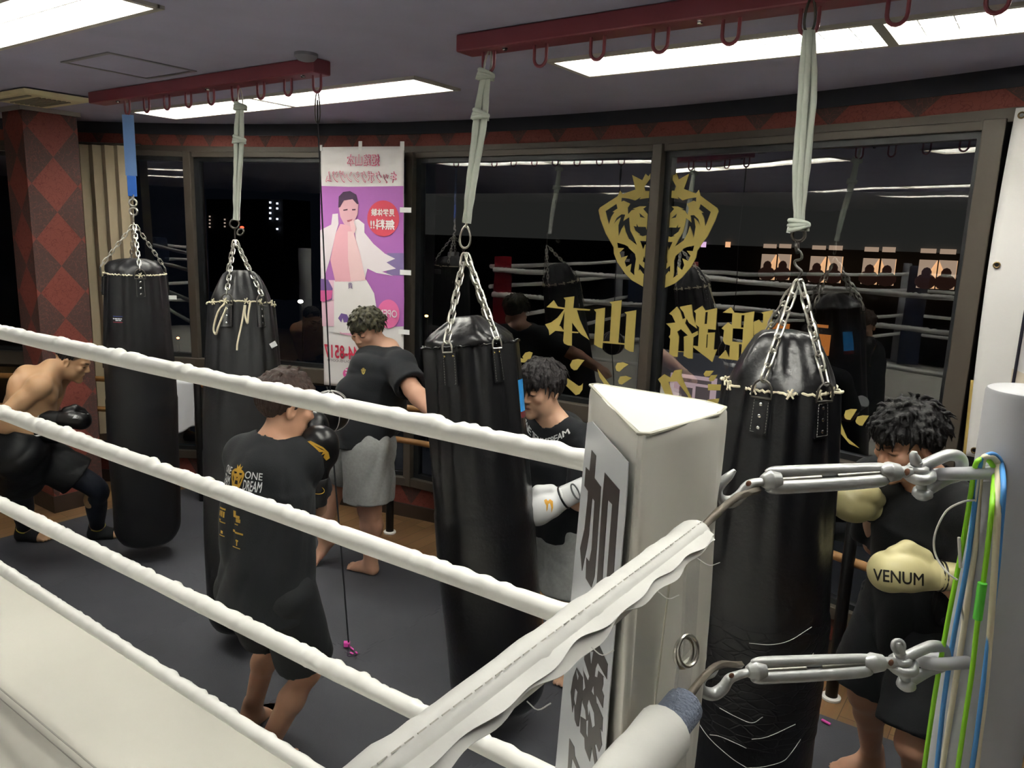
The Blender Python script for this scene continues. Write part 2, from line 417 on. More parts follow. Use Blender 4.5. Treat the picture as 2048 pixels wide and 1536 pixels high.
# ---------------------------------------------------------------- setting
ZC = 2.84
g = G(); g.box((-9, -7, -.05), (5, 4.35, 0)); obj('floor', g, PLANK, kind='structure', smooth=0)
FIX = [(x0, x0+2.55, y-.16, y+.16) for y in (3.04, 1.42, -1.82, -3.44) for x0 in (-5.21, -1.87)] 
xs = sorted({-9., 5.}|{round(f[i], 4) for f in FIX for i in (0, 1)}); ys = sorted({-7., 4.35}|{round(f[i], 4) for f in FIX for i in (2, 3)})
g = G()
for i in range(len(xs)-1):
    for j in range(len(ys)-1):
        cx, cy = (xs[i]+xs[i+1])/2, (ys[j]+ys[j+1])/2
        if any(f[0] < cx < f[1] and f[2] < cy < f[3] for f in FIX): continue
        g.box((xs[i], ys[j], ZC), (xs[i+1], ys[j+1], ZC+.12))
obj('ceiling', g, CEIL, kind='structure', smooth=0)
g = G(); g.box((-9, -7.1, 0), (5, -7, ZC)); obj('wall_back', g, DKWALL, kind='structure', smooth=0)
g = G(); g.box((-9.1, -7, 0), (-9, 4.35, ZC)); obj('wall_left', g, DKWALL, kind='structure', smooth=0)
g = G(); g.box((5, -7, 0), (5.1, 4.35, ZC)); obj('wall_right', g, DKWALL, kind='structure', smooth=0)

def arc_band(a0, a1, R0, R1, z0, z1, n=40):
    """solid band along the bowed front between angles, radii and heights"""
    g = G(); A = np.radians(np.linspace(a0, a1, n+1)); V = []; F = []
    for t in A:
        p, q = arc(t, R0), arc(t, R1); V += [(*p, z0), (*q, z0), (*q, z1), (*p, z1)]
    for i in range(n):
        b = i*4
        for k in range(4): F.append((b+k, b+(k+1) % 4, b+4+(k+1) % 4, b+4+k))
    F += [(3, 2, 1, 0), (n*4, n*4+1, n*4+2, n*4+3)]
    return g.add(V, F)
A0, A1 = -57, 17.6
obj('trim_1', arc_band(A0, 36, AR-.03, AR+.12, 2.76, ZC, 60), M('soffit_dark', '#33343c', .8), kind='structure')
obj('trim_2', arc_band(A0, 36, AR-.02, AR+.12, 2.675, 2.765, 60), DAMASK, kind='structure')
obj('trim_3', arc_band(A0, 36, AR-.035, AR+.10, 2.625, 2.68, 60), BRONZE, kind='structure')
obj('baseboard_front', arc_band(A0, 36, AR-.03, AR+.12, 0, .10, 60), DKWOOD, kind='structure')
obj('wall_front', arc_band(A0, 36, AR-.015, AR+.12, .10, .25, 60), DAMASK, kind='structure')
obj('wall_front_right', arc_band(A1+.55, 42, AR-.015, AR+.12, .25, 2.63, 20), DKWALL, kind='structure')
MUL = [-56.7, -41.6, -26.6, -11.35, 3.72, 17.6]
PANES = []
for i in range(5):
    a, b = radians(MUL[i]), radians(MUL[i+1]); p, q = arc(a), arc(b); d = nrm(np.array([*(q-p), 0.])); n = np.array([d[1], -d[0], 0.])  # n points into the room
    L = np.linalg.norm(q-p); o = np.array([*p, 0.]); PANES.append((o, d, n, L))
    root = empty('window_%d' % (i+1), o+d*L/2+np.array([0, 0, .25]), kind='structure')
    fr = G()
    def bar(u0, u1, z0, z1, f, k): fr.hexa([o+d*u+n*w+np.array([0, 0, z]) for z in (z0, z1) for u, w in ((u0, k), (u1, k), (u1, f), (u0, f))])
    bar(0, L, .25, .315, .05, -.06); bar(0, L, .97, 1.075, .07, -.06); bar(0, L, 2.60, 2.64, .03, -.06)
    bar(-.032, .032, .25, 2.64, .055, -.06)
    if i == 4: bar(L-.035, L+.05, .25, 2.64, .055, -.06)
    obj('window_frame', fr, BRONZE, root, smooth=0, bevel=.004)
    fr = G()
    for z0, z1 in ((.315, .97), (1.075, 2.60)):
        bar(.032, .075, z0, z1, .012, -.04); bar(L-.06, L-.03, z0, z1, .012, -.04)
        bar(.07, L-.05, z0, z0+.03, .012, -.04); bar(.07, L-.05, z1-.03, z1, .012, -.04)
    obj('window_sash', fr, SASH, root, smooth=0)
    pn = G()
    for z0, z1 in ((.335, .95), (1.095, 2.58)):
        P = [o+d*u+np.array([0, 0, z])-n*.012 for u, z in ((.06, z0), (L-.045, z0), (L-.045, z1), (.06, z1))]; pn.add(P, [(0, 1, 2, 3)])
    obj('window_pane', pn, GLASS, root, smooth=0)
    PANES[-1] += (root,)
# damask pillar with pale crown strip
g = G(); g.box((-6.02, 2.41, .12), (-5.72, 2.76, ZC-.02)); obj('pillar', g, DAMASK, kind='structure', smooth=0)
g = G(); g.box((-6.04, 2.39, ZC-.028), (-5.70, 2.78, ZC)); obj('trim_4', g, M('pale_trim', '#9a9590', .5), kind='structure', smooth=0)
g = G(); g.box((-6.03, 2.40, 0), (-5.71, 2.77, .125)); obj('baseboard_pillar', g, DKWOOD, kind='structure', smooth=0)

# ---------------------------------------------------------------- ceiling lamps: recessed louvre fittings with tubes
TUBE = M('fluorescent_tube', '#ffffff', .4, emit=('#fffdf6', TUBE_POWER))
LOUV = M('white_louvre', '#f2f2ee', .25, spec=.6)
FLANGE = M('lamp_flange', '#c9c4ba', .4, metal=.2)
FIXLAB = ['long louvred ceiling light nearest the windows, left of the photo, behind the red beam', 'long louvred ceiling light at the top right, beside the right red beam',
          'bright louvred ceiling light cut off by the top left corner', 'louvred ceiling light directly above the near ring ropes']
for k, (x0, x1, y0, y1) in enumerate(FIX):
    root = empty('ceiling_light', ((x0+x1)/2, (y0+y1)/2, ZC-.004), FIXLAB[k] if k < 4 else 'louvred ceiling light over the ring, seen only mirrored in the dark windows', 'ceiling light', 'louvred ceiling lights')
    z = ZC-.012; g = G()
    for a, b, c, d in ((x0-.018, x1+.018, y0-.018, y0+.008), (x0-.018, x1+.018, y1-.008, y1+.018), (x0-.018, x0+.008, y0, y1), (x1-.008, x1+.018, y0, y1)): g.box((a, c, z), (b, d, ZC+.004))
    xm = (x0+x1)/2; g.box((xm-.018, y0, z), (xm+.018, y1, ZC+.004)); obj('frame', g, FLANGE, root, smooth=0)
    g = G(); t = ZC+.10
    g.box((x0+.005, y0+.005, t), (x1-.005, y1-.005, t+.01))
    for a, b, c, d in ((x0+.004, x1-.004, y0+.004, y0+.010), (x0+.004, x1-.004, y1-.010, y1-.004), (x0+.004, x0+.010, y0+.004, y1-.004), (x1-.010, x1-.004, y0+.004, y1-.004)): g.box((a, c, ZC), (b, d, t))
    obj('housing', g, LOUV, root, smooth=0)
    ym = (y0+y1)/2; g = G(); g.box((x0+.02, ym-.003, ZC+.004), (x1-.02, ym+.003, ZC+.04))
    nb = 24
    for i in range(1, nb):
        x = x0+(x1-x0)*i/nb
        if abs(x-xm) < .03: continue
        g.box((x-.002, y0+.012, ZC+.006), (x+.002, y1-.012, ZC+.034))
    obj('louvre', g, LOUV, root, smooth=0)
    for s in (-1, 1):
        for xa, xb in ((x0+.03, xm-.03), (xm+.03, x1-.03)):
            g = G(); g.tube([(xa, ym+s*.08, ZC+.065), (xb, ym+s*.08, ZC+.065)], .0145, 8); obj('tube', g, TUBE, root)
# ---------------------------------------------------------------- floor mats: interlocking tiles
def toothed(p, q, teeth=11, a=.018):
    p, q = np.array(p), np.array(q); d = q-p; n = np.array([-d[1], d[0]])/np.linalg.norm(d); out = [p]
    for i in range(teeth):
        s = 1 if i % 2 else -1; t0, t1 = (i+.28)/teeth, (i+.72)/teeth
        out += [p+d*(t0-.004)+n*0, p+d*(t0-.012)+n*a*s, p+d*(t1+.012)+n*a*s, p+d*(t1+.004)]
    out.append(q); return out
MX = [-5.46+.96*i for i in range(8)]; MY = [1.46, 2.42, 3.38]
for i in range(7):
    for j in range(2):
        x0, x1, y0, y1 = MX[i], MX[i+1], MY[j], MY[j+1]
        B = [np.array((x0, y0)), np.array((x1, y0))] if j == 0 else toothed((x0, y0), (x1, y0))
        R = [np.array((x1, y0)), np.array((x1, y1))] if i == 6 else toothed((x1, y0), (x1, y1))
        T = [np.array((x0, y1)), np.array((x1, y1))] if j == 1 else toothed((x0, y1), (x1, y1))
        Lf = [np.array((x0, y0)), np.array((x0, y1))] if i == 0 else toothed((x0, y0), (x0, y1))
        P = B[:-1]+R[:-1]+T[::-1][:-1]+Lf[::-1][:-1]; c = np.mean(P, 0)
        P = [c+(p-c)*.9985 for p in P]
        g = G(); g.plate([[(p[0], p[1]) for p in P]], lambda x, y: (x, y, .001), (0, 0, .019))
        obj('floor_mat', g, MAT, label='black foam puzzle mat tile covering the wood floor under the punching bags', cat='mat', group='interlocking black foam mats', smooth=0)
# ---------------------------------------------------------------- red ceiling beams with hooks
def beam(x0, x1, yc, label, hooks, bolts):
    root = empty('bag_beam', ((x0+x1)/2, yc, 2.735), label, 'beam', 'red hanging beams')
    g = G(); g.box((x0, yc-.05, 2.776), (x1, yc+.05, ZC-.001)); obj('beam_bar', g, RED, root, smooth=0, bevel=.006)
    for x in hooks:
        g = G()
        P = [(x-.026, yc, 2.78), (x-.026, yc, 2.735)]+[(x-.026*cos(a), yc, 2.730-.028*sin(a)) for a in np.linspace(0, pi, 9)]+[(x+.026, yc, 2.735), (x+.026, yc, 2.78)]
        g.tube(P, .006, 7); obj('hook', g, RED, root)
    for x in bolts:
        g = G(); g.lathe([(.0, 0), (.009, .001), (.011, .005), (.011, .012)], (x, yc-.02, 2.766), n=6); obj('bolt', g, CHROME, root)
def zatY(px, py, y): return onY(px, py, y)
YB = 2.41
HK = {k: onY(*p, YB) for k, p in dict(b1=(254, 203), b2=(481, 178), ball=(634, 145), b3=(978, 92), b4=(1622, 8)).items()}
b1h = sorted(list(np.arange(HK['b1'][0], HK['ball'][0]+.02, (HK['ball'][0]-HK['b1'][0])/8)))
HK['b2'][0] = min(b1h, key=lambda v: abs(v-HK['b2'][0]))
beam(-4.74, HK['ball'][0]+.035, YB, 'red steel beam under the ceiling holding the two left punching bags', b1h, [HK['b1'][0]-.06, HK['b2'][0]-.2, HK['ball'][0]-.07])
st = (HK['b4'][0]-HK['b3'][0])/5
beam(HK['b3'][0]-.12, HK['b3'][0]+st*9, YB, 'red steel beam under the ceiling holding the centre and right punching bags', [HK['b3'][0]+st*i for i in range(9)], [HK['b3'][0]+.09, HK['b3'][0]+st*3.6])

# ---------------------------------------------------------------- chains, carabiners, punching bags
def link_pts(c, t, n, half, rad, k=5):
    t, n = nrm(t), nrm(n); P = []
    for a in np.linspace(-pi/2, pi/2, k): P.append(c+t*(half+rad*cos(a))+n*rad*sin(a))
    for a in np.linspace(pi/2, 3*pi/2, k): P.append(c+t*(-half+rad*cos(a))+n*rad*sin(a))
    return P
def chain(g, a, b, L=.046, r=.0032, w=.0085):
    a, b = np.asarray(a, float), np.asarray(b, float); d = b-a; D = np.linalg.norm(d); t = d/D
    k = max(2, int(round(D/(L-4*r)))); u = nrm(np.cross(t, (.3, .8, .1))); v = np.cross(t, u)
    for i in range(k):
        c = a+d*(i+.5)/k; g.tube(link_pts(c, t, u if i % 2 else v, L/2-w, w), r, 6, closed=True)
def carabiner(g, a, b, w=.024, r=.0045):
    a, b = np.asarray(a, float), np.asarray(b, float); t = nrm(b-a); u = nrm(np.cross(t, CU if abs(t @ CU) < .5 else CR)); u = nrm(CR-t*(CR @ t)); L = np.linalg.norm(b-a); P = []
    for s in np.linspace(0, 2*pi, 22)[:-1]:
        y = (1-cos(s))/2; ww = w*(.55+.45*y); P.append(a+t*L*y+u*ww*sin(s))
    g.tube(P, r, 7, closed=True)
def ring(g, c, ax, R, r, n=18):
    ax = nrm(ax); a = nrm(np.cross(ax, (.2, .3, .93))); b = np.cross(ax, a)
    g.tube([c+R*(a*cos(t)+b*sin(t)) for t in np.linspace(0, 2*pi, n+1)[:-1]], r, 7, closed=True)

def hanging_rope(top, bot, label, strands=3, r=.011, knots=(), loose=.012, spread=.02, steel_top=None):
    top, bot = np.asarray(top, float), np.asarray(bot, float); d = bot-top; t = nrm(d)
    root = empty('hanging_rope', bot, label, 'rope', 'grey ropes holding the punching bags')
    u = nrm(CR-t*(CR @ t)); v = np.cross(t, u); ropem = M('grey_rope', '#c0c7bc', .85, bump=(200, .1))
    for k in range(strands):
        g = G(); ph = 2*pi*k/strands+.4; N = 40; P = []
        for i in range(N+1):
            q = i/N; s = spread*(.35+.65*sin(pi*min(1, q*1.1)))*(1+.25*sin(7*q+k)); P.append(top+d*q+u*s*cos(ph+.5*q)+v*s*.6*sin(ph+.5*q))
        g.tube(P, r*(1+.05*np.sin(np.arange(N+1))), 12, lobes=(3, .2, 150)); obj('rope_strand', g, ropem, root, smooth=80)
    for q in knots:
        c = top+d*q; g = G()
        for j in range(3):
            a = t*(.008*(j-1)); ring(g, c+a, t+u*.25*(j-1), spread*.9+r, r*.8)
        g.tube(smooth_path([c-u*.012, c-u*.026+t*.004, c-u*.030+t*.022], 4), r*.75, 8); g.tube(smooth_path([c+u*.012, c+u*.024+t*.006, c+u*.026+t*.018], 4), r*.75, 8)
        obj('knot', g, ropem, root, smooth=80)
    return root

def punching_bag(label, apex, lace, bottom, rl, rm, angs, mat, style, seed, chain_r=.0032, link=.046, extra=None, pleat=.012):
    apex, lace, bottom = (np.asarray(q, float) for q in (apex, lace, bottom))
    rs = np.random.default_rng(seed); ax = nrm(lace-bottom); L = np.linalg.norm(lace-bottom)
    root = empty('punching_bag', bottom, label, 'punching bag', 'black heavy bags on chains')
    cdir = EYE-lace; cdir = nrm(cdir-ax*(cdir @ ax)); side = np.cross(ax, cdir)     # cdir faces the photographer, side to the image's right
    if side @ CR < 0: side = -side
    def rad(th, z):
        q = z/L; b = rm*(1-.02*cos(6*q)) if q < .55 else rm+(rl-rm)*((q-.55)/.45)**1.7
        if q < .06: b *= sqrt(max(0.02, 1-(1-q/.06)**2*.35))
        w = max(0., (q-.45)/.55)**2
        p = pleat*w*(.6*abs(cos(4.5*th+ph[0]))+.5*cos(11*th+ph[1]+2*q)+.35*cos(17*th+ph[2]))
        dents = .004*sin(3*th+9*q+ph[1])*sin(7*q+ph[0])
        return b+p-pleat*.3*w+dents
    ph = rs.uniform(0, 6, 3)
    def pt(th, z, off=0.): r_ = rad(th, z)+off; return bottom+ax*z+(cdir*cos(th)+side*sin(th))*r_
    nz, nt = 90, 120; g = G(); zs = L*np.linspace(0, 1, nz+1); V = [pt(2*pi*i/nt, z) for z in zs for i in range(nt)]
    F = [(j*nt+i, j*nt+(i+1) % nt, (j+1)*nt+(i+1) % nt, (j+1)*nt+i) for j in range(nz) for i in range(nt)]
    V.append(bottom-ax*.0); F += [(nz*0+(i+1) % nt, i, len(V)-1) for i in range(nt)]
    g.add(V, F); obj('bag_body', g, mat, root, smooth=70)
    # top cover above the lacing
    prof = {'dome': [(1.0, 0), (.99, .02), (.93, .045), (.75, .07), (.45, .085), (.15, .09)], 'cone': [(1., 0), (.975, .018), (.885, .05), (.775, .085), (.665, .12), (.56, .148), (.44, .164), (.22, .170)],
            'low': [(1., .0), (1.01, .012), (.97, .03), (.8, .055), (.55, .085), (.35, .11), (.2, .118)]}[style]
    def crf(r_, z, th): w = min(1, z/.08); return r_*rl*(1+w*(.10*np.cos(3*th+ph[0])+.07*np.cos(7*th+ph[1])+.05*np.cos(11*th+ph[2])))
    g = G(); g.lathe([(r_, z) for r_, z in prof], lace-ax*.003, ax, 96, fn=lambda r_, z, th: crf(r_, z, th)); obj('top_cover', g, mat, root, smooth=80)
    # lacing round the seam
    N = 120; seam = [pt(2*pi*i/N, L, .003)+ax*(.003*sin(9*i)) for i in range(N)]
    g = G(); g.tube(seam, .0042, 6, closed=True)
    if style != 'low':
        for i in range(3, N, 9 if style == 'cone' else 40):
            c = pt(2*pi*i/N, L, .006); tv = nrm(np.cross(ax, c-lace))
            g.tube([c-tv*.008-ax*.014, c+ax*.002, c+tv*.006+ax*.016], .0034, 6); g.tube([c+tv*.01-ax*.012, c-tv*.008+ax*.012], .003, 6)
        obj('lacing', g, CREAM, root)
    else: obj('piping', g, BLACK, root)
    # straps, D rings, chains
    for k, a in enumerate(angs):
        th = radians(a); dth = .024/rl; z1 = L-.018; z0 = L-.125 if style != 'low' else L-.15
        g = G()
        def sp(u, v, o): return pt(th+(u-.5)*2*dth, z0+(z1-z0)*v, o)
        V = []; nu, nv = 6, 8
        for o in (-.004, .0065):
            V += [sp(i/nu, j/nv, o+.004) for j in range(nv+1) for i in range(nu+1)]
        m = (nu+1)*(nv+1); Fq = []
        for j in range(nv):
            for i in range(nu):
                q = (j*(nu+1)+i, j*(nu+1)+i+1, (j+1)*(nu+1)+i+1, (j+1)*(nu+1)+i); Fq += [q[::-1], tuple(x+m for x in q)]
        lp = [i for i in range(nu+1)]+[j*(nu+1)+nu for j in range(1, nv+1)]+[nv*(nu+1)+i for i in range(nu-1, -1, -1)]+[j*(nu+1) for j in range(nv-1, 0, -1)]
        Fq += [(x, y, y+m, x+m) for x, y in zip(lp, lp[1:]+lp[:1])]
        g.add(V, Fq); so = obj('strap', g, LEATHER, root, smooth=50)
        for v in ((.18, .5, .82) if style != 'low' else (.86, .86)):
            pass
        for v, u in (((.18, .5), (.5, .5), (.82, .5)) if style != 'low' else ((.88, .2), (.88, .8))):
            c = sp(u, v, .0105); nd = nrm(c-(bottom+ax*((c-bottom) @ ax))); g = G(); g.ball(c, (.0058, .0058, .003) if style != 'low' else (.004, .004, .002), 10, ax=nd); obj('rivet', g, CHROME if style != 'low' else M('brass', '#b09a60', .35, metal=.9), so)
        # stitched outline
        g = G(); st_ = [sp(u, v, .0112) for u, v in ((.1, .06), (.9, .06), (.9, .94), (.1, .94))]
        for A_, B_ in zip(st_, st_[1:]+st_[:1]):
            for q in np.arange(0, 1, .09): g.tube([A_+(B_-A_)*q, A_+(B_-A_)*min(1, q+.055)], .0008, 4)
        obj('stitching', g, M('thread', '#8d8b85', .8), so)
        c = pt(th, L-.012, .010); nd = nrm(c-(bottom+ax*((c-bottom) @ ax))); tv = np.cross(ax, nd); g = G(); R = .029 if style != 'low' else .02
        P = [c-tv*R+ax*-.006, c-tv*R+ax*.012]+[c+ax*.012-tv*R*cos(q)+ax*R*1.25*sin(q) for q in np.linspace(0, pi, 9)]+[c+tv*R+ax*.012, c+tv*R-ax*.006]
        P = [p+nd*.004 for p in P]; g.tube(P, .0036, 7, closed=True); obj('d_ring', g, DSTEEL if style != 'low' else STEEL, root)
        g = G(); chain(g, apex-ax*.01+(c-lace)*.05, c+ax*(.012+R*1.2)+nd*.004, link, chain_r, .0085 if link < .05 else .011); obj('chain', g, STEEL, root)
    if extra: extra(root, pt, L, ax, cdir, side, bottom)
    return root

def up_by(p, dz): return np.array(p)+np.array([0, 0, dz])
# --- bag on the blue strap (far left)
xb, yb = HK['b1'][0], YB
a1 = onY(262, 447, yb); l1 = onY(266, 546, yb); l1[0] = a1[0] = xb; bt1 = np.array([xb-.055, yb, .14]); l1[0] -= .02
def ex1(root, pt, L, ax, cd, sd, bo):
    lab = empty('label_patch', WLOC[root.name]); bpy.data.objects.remove(lab)
    def mp(th0, z0):
        return lambda x, y: pt(th0+x/.2, z0+y, .0018)
    z0 = onY(229, 625, yb)[2]-.14
    g = G(); put_rect(g, mp(-.62, z0+.018), .062, .003); o = obj('label_stripe', g, M('label_blue', '#3a4a9c', .5), root)
    g = G(); put_rect(g, mp(-.62, z0-.016), .062, .003); obj('label_stripe', g, M('label_red', '#a03045', .5), root)
    g = G()
    for i, (x, w) in enumerate(((-.026, .012), (-.009, .016), (.008, .014), (.022, .010))): put_rect(g, mp(-.62+x/.2, z0+.004), w, .007)
    for i, (x, w) in enumerate(((-.004, .018), (.014, .014))): put_rect(g, mp(-.62+x/.2, z0-.005), w, .006)
    obj('label_print', g, M('label_white', '#c9cdd3', .5), root)
    p = pt(1.45, onY(320, 600, yb)[2]-.14, .006); g = G(); g.obox(p+sd*.016, sd, ax, cd, .022, .012, .001); obj('loose_tag', g, M('tag_white', '#e3e5e6', .6), root)
def put_rect(g, mp, w, h, n=6):
    V = [mp(-w/2+w*i/n, y) for y in (-h/2, h/2) for i in range(n+1)]; g.add(V, [(i, i+1, n+2+i, n+1+i) for i in range(n)])
punching_bag('black heavy bag hanging from a blue strap beside the damask pillar', a1, l1, bt1, .156, .196, (8, 98, 188, 278), LEATHER2, 'dome', 3, extra=ex1, link=.04, chain_r=.0028)
root = empty('sling_strap', (xb, yb, 2.18), 'blue webbing sling looped over the red beam, far left', 'strap')
zt, zm, zb = 2.70, onY(250, 352, yb)[2], onY(256, 393, yb)[2]
vdir = nrm(np.array([-xb, -yb, 0])); sd_ = np.array([-vdir[1], vdir[0], 0])
g = G()
for s in (-1, 1): g.obox(np.array([xb, yb, (zt+zm)/2])+sd_*.012*s+vdir*.006*s, sd_, vdir, (0, 0, 1), .018, .0022, (zt-zm)/2)
obj('webbing', g, LTBLUE, root, smooth=0)
g = G(); g.obox((xb, yb, (zm+zb)/2), sd_, vdir, (0, 0, 1), .024, .009, (zm-zb)/2); obj('sleeve', g, BLUE, root, smooth=0, bevel=.004)
g = G(); ring(g, np.array([xb, yb, zb-.035]), vdir+sd_*.2, .02, .006); ring(g, np.array([xb, yb, zb-.085]), vdir-sd_*.3, .021, .006)
g.tube([(xb-.008, yb, zb+.01), (xb-.006, yb, zb-.02)], .004, 6); g.tube([(xb+.01, yb, zb+.01), (xb+.006, yb, zb-.02)], .004, 6)
g.tube(smooth_path([(xb, yb, zb-.10), (xb+.012, yb-.01, zb-.12), (xb-.010, yb, zb-.145), (xb, yb, a1[2]-.01)], 6), .005, 7); obj('shackle', g, STEEL, root)
# --- bag on rope, second from left; its foot has swung towards the ring
x2 = HK['b2'][0]; a2 = onY(470, 478, YB); l2 = onY(482, 608, YB-.06); bt2 = np.array([-3.10, 2.16, .12])
def ex2(root, pt, L, ax, cd, sd, bo):
    g = G()
    def lp(th, dz): return pt(th, L+dz, .014)
    g.tube(smooth_path([lp(-.45, -.01), lp(-.62, -.05), lp(-.82, -.13), lp(-.72, -.16), lp(-.58, -.12), lp(-.42, -.03)], 6), .0048, 7)
    g.tube(smooth_path([lp(.28, .0), lp(.2, -.06), lp(.16, -.11), lp(.1, -.06), lp(.12, -.02)], 6), .0048, 7)
    g.tube(smooth_path([lp(.1, -.02), lp(.02, -.1), lp(-.1, -.2), lp(-.12, -.24)], 6), .0046, 7); obj('loose_cord', g, CREAM, root)
    p = pt(.95, L-.21, .01); g = G(); g.obox(p, nrm(sd+ax*.6), nrm(ax-sd*.5), cd, .016, .013, .0012); obj('loose_tag', g, M('tag_white', '#e3e5e6', .6), root)
punching_bag('black heavy bag with dangling cream cords, second bag from the left', a2, l2, bt2, .148, .195, (-24, 36, 140, 215), LEATHER2, 'cone', 5, extra=ex2, link=.042, pleat=.016)
p0, p1 = onY(481, 208, YB), onY(474, 440, YB)
r = hanging_rope(p0, p1, 'grey twisted rope holding the bag with dangling cords', 3, .011, knots=(.02, .3), spread=.016)
g = G(); carabiner(g, up_by(p0, .07), up_by(p0, -.02), .014, .0035); obj('carabiner', g, STEEL, r)
g = G(); ring(g, onY(469, 448, YB), (.8, -.6, .1), .022, .005); ring(g, onY(481, 464, YB-.03), (.3, -.9, .5), .018, .0045); g.tube([onY(469, 455, YB), a2], .004, 6); obj('ring', g, DSTEEL, r)
# --- centre bag, swinging
a3 = onY(931, 505, YB); l3 = onY(941, 688, YB); bt3 = onY(1000, 1398, YB-.02)
def ex3(root, pt, L, ax, cd, sd, bo):
    z = (onY(1041, 800, YB)-bo) @ ax; g = G()
    def q(a, zz): return pt(a, zz, .003)
    for z0, z1, m in ((z-.06, z+.07, M('label_sky', '#2f8fd6', .5)), (z-.085, z-.06, M('label_maroon', '#6d2328', .6))):
        g = G(); nn = 6; V = [q(1.18+.42*i/nn, zz) for zz in (z0, z1) for i in range(nn+1)]; g.add(V, [(i, i+1, nn+2+i, nn+1+i) for i in range(nn)]); obj('side_label', g, m, root)
punching_bag('black heavy bag swinging in the centre on a slanted grey rope', a3, l3, bt3, .178, .205, (-27, 32, 150, 212), LEATHER, 'low', 8, extra=ex3, chain_r=.0042, link=.06, pleat=.030)
p0, p1 = onY(972, 150, YB), onY(933, 446, YB)
r = hanging_rope(p0, p1, 'grey rope slanting down to the centre punching bag', 3, .0115, knots=(.0, .26), spread=.017)
g = G(); carabiner(g, onY(980, 100, YB), onY(972, 152, YB), .016, .004); carabiner(g, onY(932, 452, YB), onY(929, 496, YB), .026, .0045); g.tube([onY(933, 440, YB), onY(932, 456, YB)], .0055, 6); obj('carabiner', g, STEEL, r)
# --- near right bag
YR = 2.36
a4 = onY(1597, 556, YR); l4 = onY(1562, 768, YR); bt4 = np.array([onY(1486, 1600, YR)[0], YR, .10])
def ex4(root, pt, L, ax, cd, sd, bo):
    z = lambda py, px: (onP(px, py, bo, nrm(np.array([-bo[0], -bo[1], 0])))-bo) @ ax
    zt, zb_ = z(1200, 1530), z(1425, 1505); g = G(); n, k = 90, 26
    rr = np.random.default_rng(2)
    V = [pt(2*pi*i/n, zb_+(zt-zb_)*j/k, .0025+.0012*sin(j*1.9+sin(i*.4)*2)) for j in range(k+1) for i in range(n)]
    g.add(V, [(j*n+i, j*n+(i+1) % n, (j+1)*n+(i+1) % n, (j+1)*n+i) for j in range(k) for i in range(n)])
    tm = M('tape_black', '#141417', .34, spec=.6); nt, b = nodes_of(tm); N = nt.nodes.new
    tc = N('ShaderNodeTexCoord'); mp = N('ShaderNodeMapping'); mp.inputs['Scale'].default_value = (1, 1, 2.4); vo = N('ShaderNodeTexVoronoi'); vo.feature = 'DISTANCE_TO_EDGE'; vo.inputs['Scale'].default_value = 16
    nt.links.new(tc.outputs['Object'], mp.inputs[0]); nt.links.new(mp.outputs[0], vo.inputs['Vector']); mr = N('ShaderNodeMapRange'); mr.inputs[2].default_value = .08; nt.links.new(vo.outputs[0], mr.inputs[0])
    bp = N('ShaderNodeBump'); bp.inputs['Strength'].default_value = .35; bp.inputs['Distance'].default_value = .003; nt.links.new(mr.outputs[0], bp.inputs['Height']); nt.links.new(bp.outputs[0], b.inputs['Normal'])
    obj('tape_band', g, tm, root, smooth=60)
    def T(pts):
        out = []
        for px, py in pts:
            zz = z(py, px); c = bo+ax*zz; w = onP(px, py, c, cd); x = (w-c) @ sd; th = np.arcsin(np.clip(x/.212, -.98, .98)); out.append(pt(th, zz, .0065))
        return smooth_path(out, 6)
    g = G()
    for pts in ([(1515, 1282), (1550, 1288), (1585, 1287), (1610, 1275), (1622, 1262)], [(1388, 1385), (1425, 1412), (1470, 1440), (1500, 1457)], [(1500, 1458), (1530, 1457), (1565, 1454), (1580, 1445), (1600, 1425)],
                [(1430, 1408), (1450, 1405), (1480, 1412), (1500, 1420)], [(1505, 1225), (1545, 1228), (1580, 1224), (1620, 1210)], [(1510, 1403), (1540, 1400), (1590, 1390)], [(1450, 1352), (1480, 1362), (1510, 1372), (1530, 1362)]):
        g.tube(T(pts), .0012, 5)
    obj('loose_thread', g, M('thread_pale', '#b9b9b4', .8), root)
punching_bag('black leather heavy bag with taped lower half, nearest the camera', a4, l4, bt4, .158, .205, (-17, 42, 130, 220), LEATHER, 'cone', 11, extra=ex4, chain_r=.0036, link=.058, pleat=.018)
p0, p1 = onY(1618, 62, YR), onY(1597, 462, YR)
r = hanging_rope(p0, p1, 'thick grey rope holding the near taped punching bag', 5, .0085, knots=(.97,), spread=.021)
g = G(); carabiner(g, onY(1624, -5, YR), onY(1617, 66, YR), .019, .0038); obj('carabiner', g, DSTEEL, r)
g = G(); ring(g, onY(1597, 470, YR), nrm(EYE-p1), .018, .005); ring(g, onY(1594, 495, YR), (.9, .1, .1), .016, .0045)
g.tube(smooth_path([onY(1591, 498, YR), onY(1601, 505, YR), onY(1603, 517, YR), onY(1590, 522, YR), onY(1592, 532, YR), onY(1603, 543, YR), a4+np.array([0, 0, .0])], 6), .0042, 7); obj('swivel_hook', g, DSTEEL, r)

